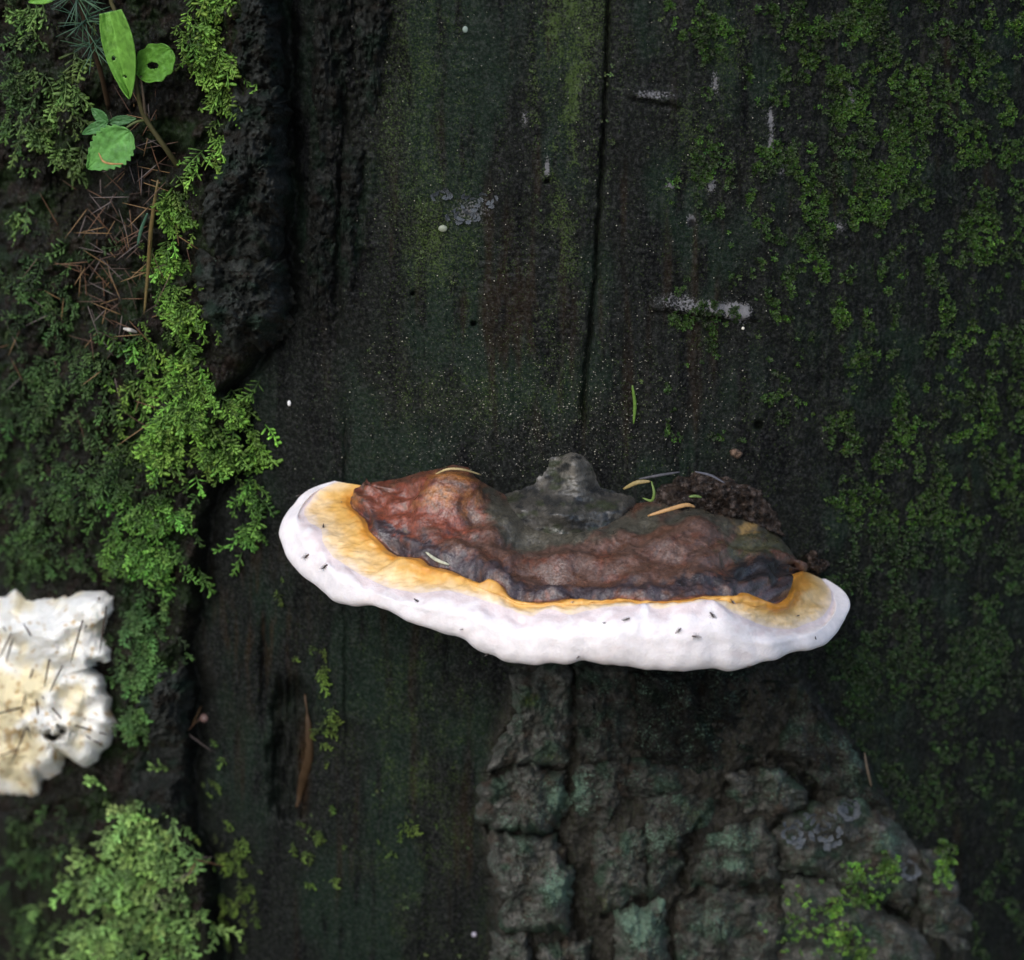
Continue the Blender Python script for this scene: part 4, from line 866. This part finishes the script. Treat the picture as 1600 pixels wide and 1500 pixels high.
blade('straw_stalk', 'long straw stalk hanging down through the needle litter', 'stalk', sf([(250, 280), (240, 350), (235, 410), (228, 490)], .008), .0009, (.13, .095, .035), 1.0)
blade('teal_needle', 'short blue green needle leaning on the straw stalk', 'needle', sf([(234, 332), (224, 358), (218, 382)], .010), .0007, (.06, .14, .09))
blade('brown_needle', 'curved tan needle resting on the serrated leaf', 'needle', lp([(160, 237, .027), (167, 250, .027), (180, 254, .027), (198, 254, .027)]), .00045, (.30, .17, .06))
blade('dead_stem', 'thin tan stem standing beside the right bark edge', 'stem', sf([(1350, 1175), (1354, 1200), (1360, 1228)], .012), .0006, (.07, .05, .03))
blade('pale_twig_stub', 'pale stub at the foot of the straw stalk', 'stem', sf([(196, 512), (206, 514), (217, 518)], .008), .0008, (.45, .42, .38))
# small smooth pebbles of egg / cap on the wood
def bead(name, label, cat, px, py, rx, ry, col, lift=.0006, flat=.5):
    p, N = surf(px, py, lift); th, ph = np.meshgrid(np.linspace(0, 2 * math.pi, 14, endpoint=False), np.linspace(0, math.pi, 9))
    A = np.stack([rx / 4000 * np.sin(ph) * np.cos(th), -flat * min(rx, ry) / 4000 * np.cos(ph), ry / 4000 * np.sin(ph) * np.sin(th)], -1).reshape(-1, 3)
    A += .00008 * rng.normal(0, 1, A.shape) * 0 + p
    o = mk(name, A, gridF(9, 14, True), M['speck'], None, np.tile(col, (len(A), 1))); return props(o, label, cat)
bead('insect_egg', 'tiny white egg on the dark wood left of the fungus', 'egg', 452, 630, 3, 5, (.8, .8, .8), flat=1)
bead('round_lichen_disc', 'small round grey green disc on the wood left of the lichen', 'disc', 692, 357, 7, 5.5, (.22, .25, .19))
bead('white_fleck', 'white fleck high on the wood above the lichen', 'fleck', 727, 46, 4, 5, (.20, .26, .23), flat=.3)
bead('tiny_bud', 'tiny pinkish bud on the dark groove below the pale fungus', 'bud', 319, 1122, 8, 8, (.16, .10, .09), .003, 1)
bead('pale_pebble', 'tiny pale grain on the wood left of the bark plates', 'grain', 741, 1460, 5, 5, (.30, .28, .34), flat=1)
bead('white_grain', 'tiny white grain below the cross crack', 'grain', 1161, 513, 2.5, 2.5, (.7, .68, .6), flat=1)
# tiny winged insects on the white rim
th, ph = np.meshgrid(np.linspace(0, 2 * math.pi, 8, endpoint=False), np.linspace(0, math.pi, 8))
bod = np.stack([np.cos(ph) * (1 - .15 * np.cos(ph)), .34 * np.sin(ph) * np.cos(th), .34 * np.sin(ph) * np.sin(th)], -1).reshape(-1, 3)
BOD = mesh_data('body', bod, gridF(8, 8, True), M['insect'], np.tile((.035, .025, .022), (64, 1)))
hd = bod * np.array([.28, .75, .75]) + np.array([1.05, 0, 0]); HED = mesh_data('head', hd, gridF(8, 8, True), M['insect'], np.tile((.05, .02, .015), (64, 1)))
an = np.linspace(0, 2 * math.pi, 12, endpoint=False)
wv = np.vstack([[(-.2, 0, .42)], np.stack([-.45 + .95 * np.cos(an), .36 * np.sin(an), .42 + .03 * np.cos(2 * an)], 1)])
WNG = mesh_data('wing', wv, np.array([(0, i + 1, (i + 1) % 12 + 1) for i in range(12)]), M['wing'])
LG = []
for s in (-1, 1):
    for k in (-.3, .15, .5):
        LG.append(tube(np.array([(k, 0, -.1), (k * 1.4, s * .6, .0), (k * 1.8, s * .95, -.36)]), .035, 4))
lv, lf, _ = join(LG); LEG = mesh_data('legs', lv, lf, M['insect'], np.tile((.05, .04, .035), (len(lv), 1)))
LEG['note'] = ''
BUG = [(505, 825, 1.5, .8), (479, 870, .6, 1.2), (508, 886, .7, 1.2), (652, 940, 2.4, .9), (977, 969, .4, 1.0), (1112, 962, 2.2, 1.2), (1060, 985, .9, 1.0), (1088, 993, 2.9, 1.15), (468, 777, .6, .7), (1142, 941, 2.2, .9), (944, 974, .3, .45), (1272, 998, 1.8, .55), (723, 982, .2, .45), (1246, 963, .4, .5), (896, 942, .5, .4), (533, 786, .3, .3), (762, 1020, .5, .6), (902, 1026, .7, .5), (1168, 1040, .3, .5)]
for (bx, by, a, s) in BUG:
    p, N = fung_at(bx, by, .0006); p, N = p[0], N[0]
    root = empty('tiny_insect', tuple(p)); d = np.array([math.cos(a), -.2, math.sin(a)])
    Rm = frame(d[None], N[None])[0] * (.0012 * s)
    root.matrix_basis = Matrix([list(Rm[i]) + [float(p[i])] for i in range(3)] + [[0, 0, 0, 1]])
    wh = 'minute dark insect' if s < .6 else 'tiny winged insect'
    props(root, wh + (' on the left tip of the fungus rim' if bx < 560 else ' on the left front of the white fungus rim' if bx < 800 else ' on the middle front of the white fungus rim' if bx < 1030 else ' on the right front of the white fungus rim' if bx < 1235 else ' on the right end lobe of the fungus'), 'insect', 'insects on the fungus')
    for nm, me in (('body', BOD), ('head', HED), ('wing', WNG), ('legs', LEG)):
        o = bpy.data.objects.new(nm, me); COL.objects.link(o); o.parent = root
